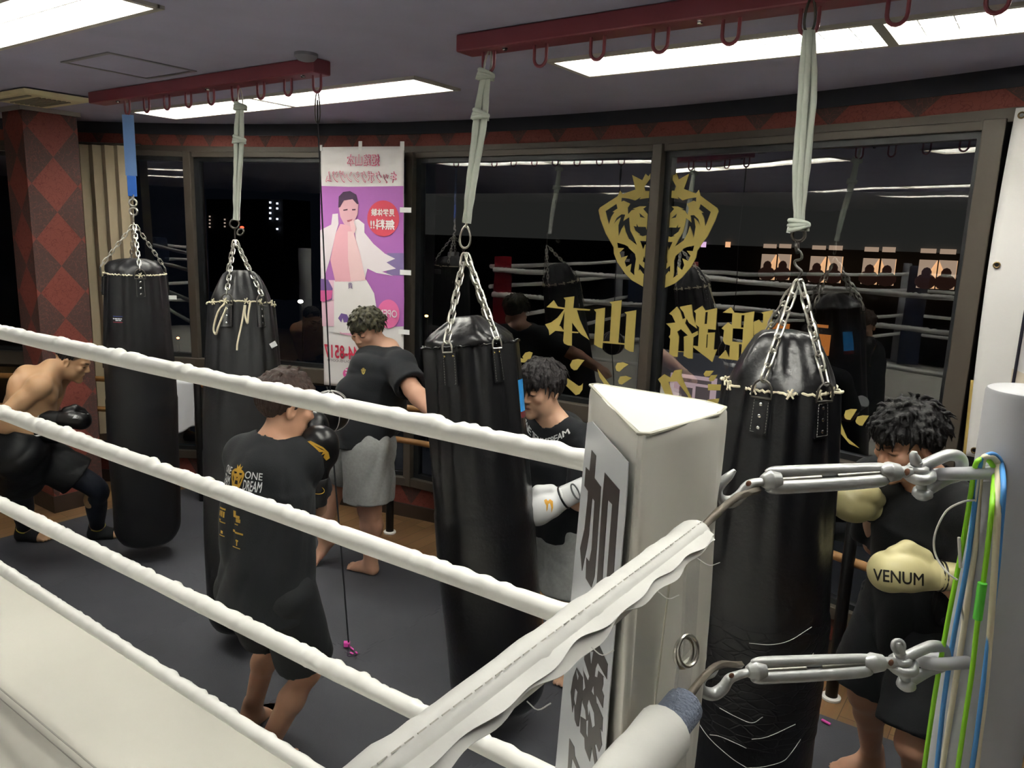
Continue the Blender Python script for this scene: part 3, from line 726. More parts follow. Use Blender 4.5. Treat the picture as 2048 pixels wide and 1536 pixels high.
# --- double-end ball on elastic cords
cb = onY(661, 822, 2.44); rb = .098
root = empty('double_end_ball', (HK['ball'][0], 2.44, .02), 'black striking ball with white seams, strung between beam and floor', 'striking ball')
g = G(); g.ball(cb, (rb, rb, rb*1.02), 28); obj('ball', g, BLACK, root, smooth=180)
g = G(); tdir = nrm(EYE-cb)
for k in range(4):
    a = .5+k*pi/4; P = [cb+(rb+.0008)*(np.array([cos(a), sin(a), 0])*sin(t)+np.array([0, 0, 1])*cos(t)*1.02) for t in np.linspace(0, 2*pi, 49)[:-1]]; g.tube(P, .0022, 6, closed=True)
obj('seam', g, M('seam_white', '#c9c9c6', .6), root)
ft = np.array([onZ(690, 1300, .02)[0], 2.44, .022]); tp = HK['ball'].copy(); tp[2] = 2.67
g = G(); g.tube([tp, tp-np.array([0, 0, .09]), cb+np.array([0, 0, rb])], .0035, 7); obj('upper_cord', g, M('black_cord', '#1c1d22', .7), root)
g = G(); g.tube([cb-np.array([0, 0, rb]), cb*.5+ft*.5, ft+np.array([0, 0, .03])], .004, 7); obj('lower_cord', g, MATS['black_cord'], root)
g = G(); carabiner(g, tp+np.array([0, 0, .038]), tp-np.array([0, 0, .10]), .014, .003); obj('carabiner', g, DSTEEL, root)
g = G(); vd = nrm(np.array([.7, -.7, 0]))
g.obox(ft+np.array([-.012, 0, .016]), CR*np.array([1, 1, 0]), vd, (0, 0, 1), .016, .014, .011); g.obox(ft+np.array([.03, -.004, .008]), nrm(np.array([.8, -.2, 0])), vd, (0, 0, 1), .018, .008, .003)
for k, q in enumerate(((.055, -.03), (.07, -.012), (-.03, .02))): g.obox(ft+np.array([q[0], q[1], .004]), nrm(np.array([.8, -.25*k, 0])), (0, 1, 0), (0, 0, 1), .012, .005, .002)
obj('anchor_clip', g, PINK, root, smooth=0, bevel=.002)
g = G(); g.tube(smooth_path([ft+np.array([0, 0, .02]), ft+np.array([.03, -.03, .006]), ft+np.array([.06, -.06, .005]), ft+np.array([.09, -.03, .005])], 6), .002, 5); obj('anchor_tie', g, M('purple_cord', '#3b1f45', .7), root)
# pink mat clip at the far mat edge
g = G(); c = onZ(1652, 1444, .03); g.obox(c, (1, -.3, 0), (.3, 1, 0), (0, 0, 1), .02, .006, .004); tag(obj('mat_clip', g, PINK, smooth=0, bevel=.002), 'small pink plastic piece on the mat edge beside the near bag', 'clip')
# ---------------------------------------------------------------- boxing ring
CX0, CY0, CX1, CY1 = -4.78, -3.79, -.315, 1.04       # rope square
ZR = .40
root = empty('ring_platform', ((CX0+CX1)/2, (CY0+CY1)/2, 0), 'low boxing ring platform with white canvas, in the foreground', 'boxing ring')
g = G(); g.box((CX0-.40, CY0-.40, .30), (CX1+.75, CY1+.37, ZR)); obj('canvas', g, CANVAS, root, smooth=0, bevel=.012)
g = G(); g.box((CX0-.39, CY0-.39, 0), (CX1+.74, CY1+.36, .31)); obj('skirt', g, M('ring_skirt', '#26262b', .7), root, smooth=0)
g = G(); g.box((CX0, CY1-.035, ZR), (CX1, CY1-.03, ZR+.0015)); g.box((CX0, CY1-.06, ZR), (CX1, CY1-.057, ZR+.0015)); obj('canvas_seam', g, M('seam_grey', '#a6a49b', .6), root, smooth=0)
# ropes. far side heights measured at both ends, from the top
SLV = M('rope_cover', '#e6e6e1', .42, spec=.4, bump=(26, .10))
def rope_geo(a, b, r, wrinkle, seed, n=150, sag=.012, m=20):
    a, b = np.asarray(a, float), np.asarray(b, float); d = b-a; L = np.linalg.norm(d); t = d/L
    u = nrm(np.cross(t, (0, 0, 1))); v = np.cross(u, t); rs = np.random.default_rng(seed)
    N = int(max(60, n*L)); th = np.arange(m)*2*pi/m; V = []
    ev = [(rs.uniform(0, 1), rs.uniform(.003, .010)/L*2, rs.uniform(-1, 1), rs.uniform(.5, 1.), rs.uniform(0, 2*pi)) for _ in range(int(24*L))]
    for i in range(N+1):
        q = i/N; c = a+d*q-np.array([0, 0, sag*4*q*(1-q)]); R = (r[0]+(r[1]-r[0])*q)*np.ones(m)
        R = R*(1+.03*sin(23*q+seed)+.02*sin(57*q+2*seed))
        for e in ev:
            x = (q-e[0]-.014/L*e[2]*np.sin(th+e[4]))/e[1]
            w = np.exp(-x*x)*np.clip(.35+.65*np.cos(th-pi/2-.5*e[2]), 0, 1)
            R += wrinkle*e[3]*(w-1.0*np.exp(-((x-1.5)**2))*np.clip(.35+.65*np.cos(th-pi/2-.5*e[2]), 0, 1)*.8)
        V.append(c+np.outer(np.cos(th)*R, u)+np.outer(np.sin(th)*R, v))
    F = [(i*m+q, i*m+(q+1) % m, (i+1)*m+(q+1) % m, (i+1)*m+q) for i in range(N) for q in range(m)]
    F += [tuple(range(m-1, -1, -1)), tuple(N*m+q for q in range(m))]
    g = G(); g.add(np.concatenate(V), F); return g
ends = [((-2.647, 1.755), (-.561, 1.763)), ((-2.704, 1.491), (-.563, 1.495)), ((-2.649, 1.159), (-.816, 1.184)), ((-2.826, .928), (-1.187, .908))]
YF = CY1+.022; k = YF/1.0
ordn = ['topmost', 'second from the top', 'third from the top', 'lowest']
for i, ((xa, za), (xb_, zb_)) in enumerate(ends):
    f = lambda x: 2.1+((za-2.1)+(zb_-za)*(x-xa)/(xb_-xa))*k
    z0, z1 = f(CX0/k), f((CX1-.06)/k); z0 = f(xa)*.6+z0*.4
    g = rope_geo((CX0+.05, YF, z0), (CX1-.05, YF, z1), (.028, .019) if i < 3 else (.022, .017), .0040 if i < 3 else .0025, 20+i, sag=.004)
    tag(obj('ring_rope', g, SLV, smooth=80), 'white covered ring rope along the far side of the ring, %s' % ordn[i], 'ring rope', 'white ring ropes')
ZTOP = [1.765, 1.535, 1.16, .88]
# near side ropes: cover ends in a folded flap, bare wire runs on to the hook
for i in range(4):
    z = ZTOP[i]; x = CX1+.014
    root = empty('ring_rope', (x, .2, z), ['white covered near ring rope with a frayed lengthwise flap, topmost', 'white covered ring rope at the near side with a thick rolled cover end', 'white covered ring rope at the near side, third from the top', 'white covered ring rope at the near side, lowest'][i], 'ring rope', 'white ring ropes')
    yend = [.815, .765, .9, .9][i]; rr_ = [.0195, .032, .022, .022][i]
    g = rope_geo((x, CY0+.1, z-.01), (x, yend, z), (.020, rr_), .0016 if i != 1 else .0016, 40+i, n=110, sag=0); obj('cover', g, SLV, root, smooth=80)
    if i == 0:
        # flap: two cloth edges stitched along the outer upper side
        def fl(off, w, seed, drop):
            rs = np.random.default_rng(seed)
            def fn(u, v):
                y = -.3+(yend-.005+.3)*u; wv = .0022*sin(40*u+seed)+.0018*sin(93*u)
                c = np.array([x, y, z]); o = nrm(np.array([.80, 0, .60+off])); return c+o*(rr_*.94)+np.array([.9, 0, -drop])*(w*v+wv*v)+np.array([0, 0, .0015*sin(61*u+seed)*v])
            return fn
        g = G(); g.grid(fl(.0, .011, 1, .35), 160, 4, thick=(.0007, 0, .0011)); g.grid(fl(-.3, .010, 4, .8), 160, 4, thick=(.0007, 0, .0011)); obj('flap', g, SLV, root, smooth=60)
        g = G()
        for y in np.arange(-.2, yend, .012):
            c = np.array([x, y, z])+nrm(np.array([.35, 0, .94]))*rr_*1.01; g.tube([c, c+np.array([0, .008, 0])], .0007, 4)
        obj('stitching', g, M('stitch_grey', '#cfcdc4', .8), root)
        for y, s in ((yend-.07, .02), (yend-.17, .016), (yend-.30, .014), (.42, .012)):
            g = G(); c = np.array([x+.030, y, z+.003]); g.tube(smooth_path([c, c+np.array([s*.6, .004, -.006]), c+np.array([s, .014, -.004])], 4), .0006, 4); obj('frayed_thread', g, SLV, root)
    if i == 1:
        g = G(); g.tube([(x, yend-.02, z), (x, yend+.06, z+.002)], .024, 18); obj('inner_sleeve', g, M('mesh_sleeve', '#7d879b', .6, bump=(260, .6)), root)
    hook = np.array([CX1+.012, CY1+.015, [1.757, 1.483, z+.02, z+.02][i]])
    g = G(); g.tube(smooth_path([(x, yend-.02, z), (x+.001, (yend+hook[1])/2, z+.010), hook], 8), .0048, 9, lobes=(5, .16, 260)); obj('wire_core', g, M('wire', '#6f675c', .5, metal=.5), root)
for side in ('back', 'left'):
    for i in range(4):
        z = ZTOP[i]
        a, b = ((CX0, CY0, z), (CX1, CY0, z)) if side == 'back' else ((CX0, CY0, z), (CX0, CY1, z))
        g = rope_geo(a, b, (.024, .024), .002, 60+i, n=20, m=10)
        tag(obj('ring_rope', g, SLV, smooth=80), 'white ring rope on the %s side, seen only in reflection, %s' % ('rear' if side == 'back' else 'left', ordn[i]), 'ring rope', 'white ring ropes')

# corner pads: right-angled wedge, long face to the ring
def corner_pad(cx, cy, sx, sy, mat, label, full=False):
    """cx,cy rope corner; sx,sy point into the ring"""
    pts = np.array([(cx+sx*.030, cy+sy*.028), (cx+sx*.066, cy+sy*.012), (cx+sx*.245, cy+sy*.010), (cx+sx*.252, cy+sy*.022), (cx+sx*.058, cy+sy*.248), (cx+sx*.046, cy+sy*.240), (cx+sx*.022, cy+sy*.075)])
    root = empty('corner_pad', (cx+sx*.1, cy+sy*.1, ZR+.02), label, 'corner pad', 'padded corners of the ring')
    c = pts.mean(0); V = []; lv = [(ZR+.05, 1.), (1.2, 1.0), (1.60, 1.0), (1.86, 1.), (1.875, .985), (1.881, .955)]; m = len(pts); sub = 8; ring_ = []
    for i in range(m):
        for k in range(sub): ring_.append(pts[i]+(pts[(i+1) % m]-pts[i])*k/sub)
    ring_ = np.array(ring_); M_ = len(ring_); ZL = np.concatenate([np.linspace(ZR+.05, 1.84, 40), [1.86, 1.872, 1.879]]); SC_ = np.concatenate([np.ones(40), [1., .985, .95]])
    for z, s in zip(ZL, SC_):
        puff = .004*np.sin(np.arange(M_)*2*pi/sub*.5)**2+.0025*np.sin(z*14+np.arange(M_)*.7)
        dirs = (ring_-c)/np.linalg.norm(ring_-c, axis=1)[:, None]
        q = c+(ring_-c)*s+dirs*puff[:, None]; V += [(*p, z) for p in q]
    V.append((*c, 1.884)); n = len(ZL); F = [(j*M_+i, j*M_+(i+1) % M_, (j+1)*M_+(i+1) % M_, (j+1)*M_+i) for j in range(n-1) for i in range(M_)]
    F += [((n-1)*M_+i, (n-1)*M_+(i+1) % M_, len(V)-1) for i in range(M_)]+[tuple(range(M_-1, -1, -1))]
    g = G(); g.add(V, F); obj('pad_body', g, mat, root, smooth=38)
    return root, pts, c
PADV = M('pad_vinyl', '#dddbd2', .36, spec=.45, bump=(6, .12))
root, pts, pc = corner_pad(CX1, CY1, -1, -1, PADV, 'white corner pad with black characters, at the ring corner in the foreground')
padroot = root
seam = [(*(pc+(p-pc)*.985), 1.878) for p in pts]
g = G(); g.tube(np.array([np.array(a)+(np.array(b)-np.array(a))*k/6 for a, b in zip(seam, seam[1:]+seam[:1]) for k in range(6)]), .0022, 6, closed=True); obj('piping', g, M('pad_piping', '#bdbbaa', .5), root)
fa, fb = np.array([*pts[3], 0.]), np.array([*pts[4], 0.]); fd = nrm(fb-fa); fn_ = np.array([-fd[1], fd[0], 0.])
if fn_ @ (np.array([*pc, 0])-fa) > 0: fn_ = -fn_
pf = fa+fn_*.0095
g = G()
L_ = np.linalg.norm(fb-fa)
def onpad(px, py, o=.0): return onP(px, py, pf+fn_*o, fn_)
stk = [(1176, 845), (1186, 843), (1258, 925), (1254, 1000), (1219, 1400), (1205, 1620), (1104, 1620)]
P = [onpad(*q) for q in stk]
g.plate([[(p @ fd, p[2]) for p in P]], lambda x, y: pf+fd*(x-pf @ fd)+np.array([0, 0, y]), fn_*.0012); obj('sticker', g, M('sticker_white', '#cfd3d8', .32), root, smooth=0)
KA = [[(1185.4, 900.2), (1194.1, 911.3), (1191, 955.8), (1204.1, 973.4), (1202.6, 1000), (1195.6, 1098.4), (1191.2, 1153), (1184.7, 1175), (1173.6, 1156.4), (1174.5, 1115), (1180.6, 1123), (1185.4, 1098.4), (1191.2, 1002), (1186.9, 995.9), (1185.9, 1002), (1179.8, 1070), (1175.4, 1098), (1166, 1141.5), (1162.2, 1096.7), (1171, 1058), (1177.1, 1000), (1178.1, 982.2), (1170.9, 971.4), (1173.8, 934.3), (1181.1, 942.1)],
      [(1211.7, 945.1), (1241.6, 979.8), (1240, 1000), (1229, 1154.7), (1214.9, 1166), (1226.9, 1008.8), (1218.2, 999.8), (1207, 1156), (1212.3, 1165.2), (1194.7, 1181.5), (1206.5, 1003.7)]]
z3 = lambda P: [(1120+x/5.689, 1270+y/5.689) for x, y in P]
TO = [[z3([(200, 370), (272, 480), (268, 690), (242, 900), (225, 1040), (205, 1040), (178, 960), (172, 770), (152, 880), (132, 650), (160, 480)])],
      [z3([(290, 240), (462, 122), (556, 330), (546, 503), (505, 470), (505, 560), (490, 625), (512, 690), (500, 830), (432, 690), (440, 790), (500, 940), (492, 1100), (470, 1050), (490, 1250), (455, 1330), (425, 1240), (410, 1255), (450, 1513), (415, 1513), (375, 1280), (350, 1440), (295, 1290), (290, 1170), (242, 1105), (245, 925), (310, 965), (300, 860), (268, 770), (262, 650), (300, 600), (275, 400)])],
      [z3([(118, 1175), (172, 1270), (180, 1370), (235, 1513), (200, 1513), (150, 1400), (140, 1513), (100, 1513)])]]
GAP = [z3(q) for q in ([(360, 190), (395, 190), (370, 325)], [(285, 270), (347, 470), (335, 512), (282, 400)], [(202, 400), (225, 470), (217, 508), (202, 440)], [(190, 610), (212, 650), (192, 795), (176, 730)], [(395, 585), (400, 680), (378, 640)], [(345, 740), (402, 890), (412, 1030), (386, 1050), (352, 850), (340, 915), (330, 800)], [(447, 322), (545, 500), (452, 400), (440, 480), (415, 470), (425, 380)], [(335, 970), (330, 1160), (318, 1120), (318, 980)], [(430, 690), (498, 832), (500, 860), (436, 770)])]
g = G()
for lp in [[k] for k in KA]+TO:
    Q = [[onpad(*q) for q in l] for l in lp]
    g.plate([[(p @ fd, p[2]) for p in l] for l in Q], lambda x, y: pf+fd*(x-pf @ fd)+np.array([0, 0, y])+fn_*.0012, fn_*.0006)
obj('lettering', g, M('ink_black', '#38302f', .4), root, smooth=0)
for l in GAP:
    g = G(); Q = [onpad(*q) for q in l]; g.plate([[(p @ fd, p[2]) for p in Q]], lambda x, y: pf+fd*(x-pf @ fd)+np.array([0, 0, y])+fn_*.0019, fn_*.0003); obj('lettering_gap', g, MATS['sticker_white'], root, smooth=0)
# webbing strap with ring on the pad's outer face, and a flat hem line
xs_ = CX1-.0005
def oxp(px, py, x=None): return onX(px, py, (xs_ if x is None else x))
def ribbon(g, pts_, w, x, t=.004):
    P = smooth_path([oxp(px, py, x) for px, py in pts_], 6); n = len(P); V = []
    T = np.gradient(P, axis=0); 
    for p, d in zip(P, T):
        d = nrm(d); s = nrm(np.cross(d, (1, 0, 0))); V += [p-s*w, p+s*w]
    g.add(V, [(2*i, 2*i+1, 2*i+3, 2*i+2) for i in range(n-1)]); V2 = [v+np.array([t, 0, 0]) for v in V]; b = g.n-2*n
    g.add(V2, [(2*i, 2*i+2, 2*i+3, 2*i+1) for i in range(n-1)])
    g.f += [(b+2*i, b+2*i+2, b+2*n+2*i+2, b+2*n+2*i) for i in range(n-1)]+[(b+2*i+1, b+2*n+2*i+1, b+2*n+2*i+3, b+2*i+3) for i in range(n-1)]; g.mi += [g.cur]*(2*n-2)
    g.f += [(b, b+2*n, b+2*n+1, b+1), (b+2*n-2, b+2*n-1, b+4*n-1, b+4*n-2)]; g.mi += [g.cur]*2
WEB = M('white_webbing', '#c9c8c1', .7, bump=(150, .15))
g = G(); ribbon(g, [(1384, 1085), (1380, 1150), (1377, 1220), (1374, 1270), (1372, 1300)], .021, CX1-.002); ribbon(g, [(1368, 1322), (1362, 1370), (1357, 1430), (1353, 1490), (1352, 1560), (1350, 1640)], .024, CX1+.0); obj('webbing_strap', g, WEB, root, smooth=50)
c0 = oxp(1368, 1305, CX1+.014); g = G(); ring(g, c0, (.95, -.2, .2), .018, .0024); ring(g, c0+np.array([.004, .002, .003]), (.9, -.25, .3), .018, .0024); obj('d_ring', g, STEEL, root)
g = G(); g.tube([oxp(1340, 1160, CX1-.012), oxp(1328, 1250, CX1-.010), oxp(1318, 1340, CX1-.009), oxp(1306, 1440, CX1-.009)], .0013, 5); obj('hem_seam', g, M('pad_piping', '#bdbbaa', .5), root)
MRED = M('pad_red', '#8e1f2b', .42, bump=(6, .12))
corner_pad(CX0, CY1, 1, -1, MRED, 'red corner pad at the far left ring corner, seen mirrored in the dark window')
corner_pad(CX1, CY0, -1, 1, PADV, 'white corner pad at the rear ring corner, seen mirrored in the windows')
corner_pad(CX0, CY0, 1, 1, M('pad_blue', '#172038', .42), 'dark blue corner pad at the rear left ring corner')
# corner posts
DG = np.array([1, 1, 0])/sqrt(2); DN = np.array([1, -1, 0])/sqrt(2); CORN = np.array([CX1, CY1, 0.])
def post(px_, py_, label, rad=.064):
    root = empty('corner_post', (px_, py_, ZR), label, 'post', 'round steel ring posts')
    g = G(); g.lathe([(rad, 0), (rad, 1.495), (rad-.002, 1.5), (rad-.006, 1.502)], (px_, py_, ZR), n=48); obj('post_tube', g, GREY, root, smooth=40)
    g = G(); g.lathe([(rad+.05, 0), (rad+.05, .012), (rad+.002, .014)], (px_, py_, ZR), n=32); obj('foot_plate', g, GREY, root, smooth=40)
    return root
pp = np.array([.0, 1.36, 0.])
proot = post(pp[0], pp[1], 'round grey steel ring post at the right edge, hung with skipping ropes')
post(CX0-.30, CY1+.3, 'grey ring post behind the red corner pad'); post(CX0-.3, CY0-.3, 'grey ring post behind the blue corner pad'); post(CX1+.3, CY0-.3, 'grey ring post at the rear ring corner')
# hardware in the vertical plane through corner and post: everything traced in that plane
def hp(px, py, off=0.): return onP(px, py, CORN+DN*off, DN)+0
def htube(g, pts_, r, n=12, sm=8, off=0., closed=False, flat=None):
    P = smooth_path([hp(*q, off) for q in pts_], sm) if sm else np.array([hp(*q, off) for q in pts_]); k = len(P)
    R = r if np.isscalar(r) else np.interp(np.linspace(0, 1, k), np.linspace(0, 1, len(r)), r)
    g.tube(P, R, n, closed=closed, flat=flat, up=DN)
# eyes welded to the post
for nm, cy_, cx_ in (('upper', 948, 1925), ('lower', 1322, 1893)):
    g = G(); c = hp(cx_, cy_); e = DG; wv = nrm(DN*.9+np.array([0, 0, .35])); P = []
    for a in np.linspace(-pi/2, pi/2, 9): P.append(c-e*(.022+.016*cos(a))+wv*.019*sin(a))
    for a in np.linspace(pi/2, 3*pi/2, 9): P.append(c-e*(-.03+.016*cos(a))+wv*.019*sin(a))
    g.tube(P, .0098, 12, closed=True); g.obox(c+e*.052, e, wv, np.cross(e, wv), .022, .022, .012); obj('welded_eye', g, GREY, proot, smooth=60)
def turnbuckle(dy, dx, label, rust):
    q = lambda x, y: (x+dx(x, y), y+dy(x, y))
    t = lambda P: [q(*p) for p in P]
    root = empty('turnbuckle', hp(*q(1650, 962)), label, 'turnbuckle', 'turnbuckles tightening the ring ropes')
    g = G(); htube(g, t([(1470, 940), (1458, 952), (1441, 968), (1433, 983), (1440, 999), (1461, 1004), (1480, 992), (1493, 974), (1506, 966), (1530, 963)]), [.0035, .0075, .0095, .0105, .0115, .0115, .0105, .009, .0078, .0075], flat=.75); obj('hook', g, SILVER, root, smooth=80)
    g = G()
    for s, (x0, x1) in ((-1, (1528, 1552)), (1, (1762, 1790))): htube(g, t([(x0-4, 963 if s < 0 else 944), ((x0+x1)/2, 961 if s < 0 else 944), (x1+6, 959.5 if s < 0 else 944)]), [.0085, .0155, .0125], 14)
    htube(g, t([(1535, 950), (1552, 945), (1650, 941), (1755, 938), (1772, 940)]), [.006, .0085, .0085, .0085, .007], 10, flat=1.1, off=-.004)
    htube(g, t([(1535, 972), (1552, 974), (1650, 969), (1755, 961), (1772, 955)]), [.006, .0095, .0095, .0095, .007], 10, flat=1.1, off=.004)
    obj('buckle_body', g, SILVER, root, smooth=70)
    g = G(); htube(g, t([(1545, 962), (1640, 956)]), .0065, 12, 0); htube(g, t([(1672, 953), (1770, 946)]), .0065, 12, 0); obj('threaded_rod', g, STEEL, root)
    g = G(); htube(g, t([(1780, 944), (1800, 944), (1822, 944)]), [.0085, .0085, .009], 12)
    c = hp(*q(1838, 949)); ring(g, c, (0.05, -.25, .97), .0155, .0085); obj('eye_end', g, SILVER, root, smooth=80)
    for c0, r0 in ((hp(*q(1814, 944), .0075), (.005, .006, .0025)), (hp(*q(1497, 967), .0065), (.0045, .0045, .0025))):
        g = G(); g.ball(c0, r0, 8, ax=DN); obj('rust_spot', g, M('rust', '#7d5641', .8), root)
    # shackle
    sr = empty('shackle', hp(*q(1860, 950)), ('bow shackle with a pin joining the top turnbuckle to the post' if not rust else 'bow shackle with a ring-headed pin on the lower turnbuckle'), 'shackle', 'bow shackles on the ring post')
    g = G(); htube(g, t([(1838, 936), (1850, 930), (1880, 916), (1899, 910), (1918, 914), (1924, 930), (1917, 950), (1893, 958), (1868, 972), (1846, 986)]), .0088, 12); ring(g, hp(*q(1836, 937)), (.05, -.25, .97), .009, .0065); ring(g, hp(*q(1845, 986)), (.05, -.25, .97), .006, .009); obj('bow', g, SILVER, sr, smooth=80)
    g = G(); htube(g, t([(1834, 925), (1840, 955), (1845, 985)]), .0075, 12); htube(g, t([(1832, 924), (1828, 912), (1829, 903)]), [.0085, .007, .004], 10)
    if rust: ring(g, hp(*q(1829, 911)), (.5, -.6, .3), .0085, .0042)
    obj('pin', g, SILVER, sr, smooth=80)
turnbuckle(lambda x, y: 0, lambda x, y: 0, 'silver turnbuckle tightening the top ropes beside the grey post', 0)
turnbuckle(lambda x, y: 1340-960+(x-1430)*.004 if x > 1520 else 1340-962+(6 if y > 960 else 16), lambda x, y: -28-(x-1430)*.011 if x > 1500 else -34, 'rusty silver turnbuckle on the second ropes, lower right', 1)
for z in ZTOP[2:]:
    c = CORN+DG*.2+np.array([0, 0, z+.02]); root = empty('turnbuckle', c, 'silver turnbuckle low on the corner post below the other two', 'turnbuckle', 'turnbuckles tightening the ring ropes')
    g = G(); g.tube([CORN+DG*.0+np.array([0, 0, z+.02]), CORN+DG*.39+np.array([0, 0, z+.03])], .011, 10); obj('buckle_body', g, SILVER, root)

# ---------------------------------------------------------------- skipping ropes hanging on the post's upper eye
def hang(name, label, mat, left, over, right, r, extra=None, grp='skipping ropes hanging on the grey post'):
    root = empty('skipping_rope', hp(*over[len(over)//2]), label, 'skipping rope', grp)
    o = .022
    P = [hp(*q, .0+o*.2) for q in left]+[hp(*q, o) for q in over]+[hp(*q, o+.055 if q[0] > 1900 else o) for q in right]
    g = G(); g.tube(smooth_path(P, 8), r, 10); obj('cord', g, mat, root, smooth=80)
    if extra: extra(root)
    return root
NEON = M('neon_green', '#8fd62a', .45); SKY = M('sky_blue_cord', '#4f93d6', .5)
def gh(root):
    g = G(); P = smooth_path([hp(1965, 1166, .080), hp(1960, 1200, .080), hp(1955, 1238, .08)], 4); g.tube(P, .0062, 12); obj('handle', g, M('green_handle', '#5fcf45', .4), root, smooth=60)
hang('skipping_rope', 'neon green skipping rope hanging over the post eye', NEON, [(1845, 1560), (1868, 1400), (1896, 1240), (1925, 1090), (1945, 965)], [(1951, 930), (1960, 919), (1972, 918), (1983, 928), (1988, 945)], [(1984, 1010), (1977, 1080), (1967, 1160), (1955, 1245), (1943, 1350), (1925, 1470), (1912, 1560)], .0036, gh)
hang('skipping_rope', 'pale blue cord rope hanging behind the green one on the post', SKY, [(1871, 1560), (1888, 1400), (1908, 1270), (1934, 1130), (1952, 990)], [(1962, 925), (1978, 909), (1993, 912), (2003, 930)], [(2007, 980), (2001, 1060), (1993, 1150), (1975, 1300), (1955, 1460), (1940, 1560)], .0036)
hang('skipping_rope', 'cream woven skipping rope hanging on the post between green and blue', CREAM, [(1882, 1560), (1906, 1400), (1926, 1270), (1938, 1180), (1951, 1080), (1957, 985)], [(1965, 922), (1977, 913), (1988, 917), (1996, 935)], [(1995, 1010), (1992, 1090), (1985, 1200), (1978, 1290), (1968, 1400), (1958, 1480), (1950, 1560)], .0046)
hang('skipping_rope', 'thin white cord dangling beside the cream skipping rope', M('thin_white', '#d5d3cc', .6), [(1893, 1560), (1915, 1380), (1929, 1270), (1922, 1200), (1936, 1130), (1950, 1010)], [(1963, 926), (1975, 916), (1986, 918), (1994, 934)], [(2000, 1010), (1996, 1100), (1991, 1180), (1981, 1260)], .0018)
root = empty('skipping_rope', hp(1870, 1100), 'white cord loop curving beside the green skipping rope', 'skipping rope', 'skipping ropes hanging on the grey post')
g = G(); g.tube(smooth_path([hp(1952, 1000, .01), hp(1925, 1004, 0), hp(1893, 1022, -.02), (hp(1872, 1062, -.03)), hp(1868, 1095, -.03), hp(1877, 1122, -.02), hp(1897, 1147, 0), hp(1915, 1160, .01)], 8), .0016, 7); obj('cord', g, MATS['thin_white'], root)
g = G(); g.tube(smooth_path([hp(1918, 1075, .012), hp(1919, 1100, .012), hp(1921, 1135, .012)], 4), .0024, 7); obj('cord_end', g, MATS['thin_white'], root)
# ---------------------------------------------------------------- wall-side rails with posts
RR = AR-.33
root = empty('exercise_rail', (*arc(radians(-8), RR), 0), 'double wooden exercise rail on black posts along the windows', 'rail')
for z in (.925, .69):
    A = np.radians(np.linspace(-40, 20, 90)); g = G(); g.tube([(*arc(t, RR), z) for t in A], .021, 14); obj('rail_bar', g, WOOD, root, smooth=80)
for px, py in ((398, 1010), (782, 1064), (1283, 1180), (1760, 1330)):
    q = onZ(px, py, 0)[:2]; th = arc_angle(q); q = arc(th, RR-.02)
    g = G(); g.lathe([(.028, .012), (.028, .99), (.022, 1.0)], (*q, 0), n=20); po = obj('rail_post', g, BLACK, root, smooth=50)
    g = G(); g.lathe([(.044, .001), (.044, .012), (.03, .016)], (*q, 0), n=24); obj('floor_flange', g, WHITE, po, smooth=40)
    for z in (.925, .69):
        g = G(); g.tube([(*arc(th, RR-.02), z), (*arc(th, RR), z)], .012, 8); obj('bracket', g, BLACK, po)
# towel over the upper rail
th0, th1 = arc_angle(onArc(343, 800, RR)), arc_angle(onArc(394, 800, RR))
def towel(u, v):
    t = th0+(th1-th0)*u; s = v*1.0; r = .026
    if v < .42: q = (.42-v)/.42; off = -r-.012*q+.008*sin(9*u+3*q)*q; z = .925-(.33+.045*(1-u)+.02*sin(5*u))*q
    elif v < .58: q = (v-.42)/.16; off = -r*cos(pi*q); z = .925+r*sin(pi*q)
    else: q = (v-.58)/.42; off = r+.006*sin(8*u+2*q)*q; z = .925-.24*q
    return np.array([*arc(t, RR+off), z+.0])
g = G(); g.grid(towel, 30, 60); g2 = G(); g2.grid(lambda u, v: towel(u, v)+np.array([*(.005*(arc(0, 1)-AC)), 0]), 30, 60)
g = G(); g.grid(towel, 30, 60, thick=(.0015, -.004, .0))
tag(obj('towel', g, M('white_towel', '#d9dbe0', .95, sheen=.3, bump=(300, .25)), smooth=180), 'white towel folded over the upper wooden rail near the left bags', 'towel')

# ---------------------------------------------------------------- curtain, ceiling things
c0, c1 = radians(-33.6), radians(-29.9)
root = empty('curtain', (*arc((c0+c1)/2, AR-.12), .36), 'beige curtain gathered beside the damask pillar', 'curtain')
g = G(); g.grid(lambda u, v: np.array([*arc(c0+(c1-c0)*u*(1+.05*v), AR-.12-.035*(1-abs(2*((u*4.5) % 1)-1))-.01*sin(3*v)*u), 2.66-2.22*v]), 72, 20, thick=(0, .003, 0)); obj('curtain_cloth', g, M('beige_curtain', '#b5a78c', .9, sheen=.3), root, smooth=60)
g = G(); g.tube([(*arc(c0-.01, AR-.12), 2.672), (*arc(c1+.01, AR-.12), 2.672)], .008, 8); obj('curtain_rail', g, BRONZE, root)
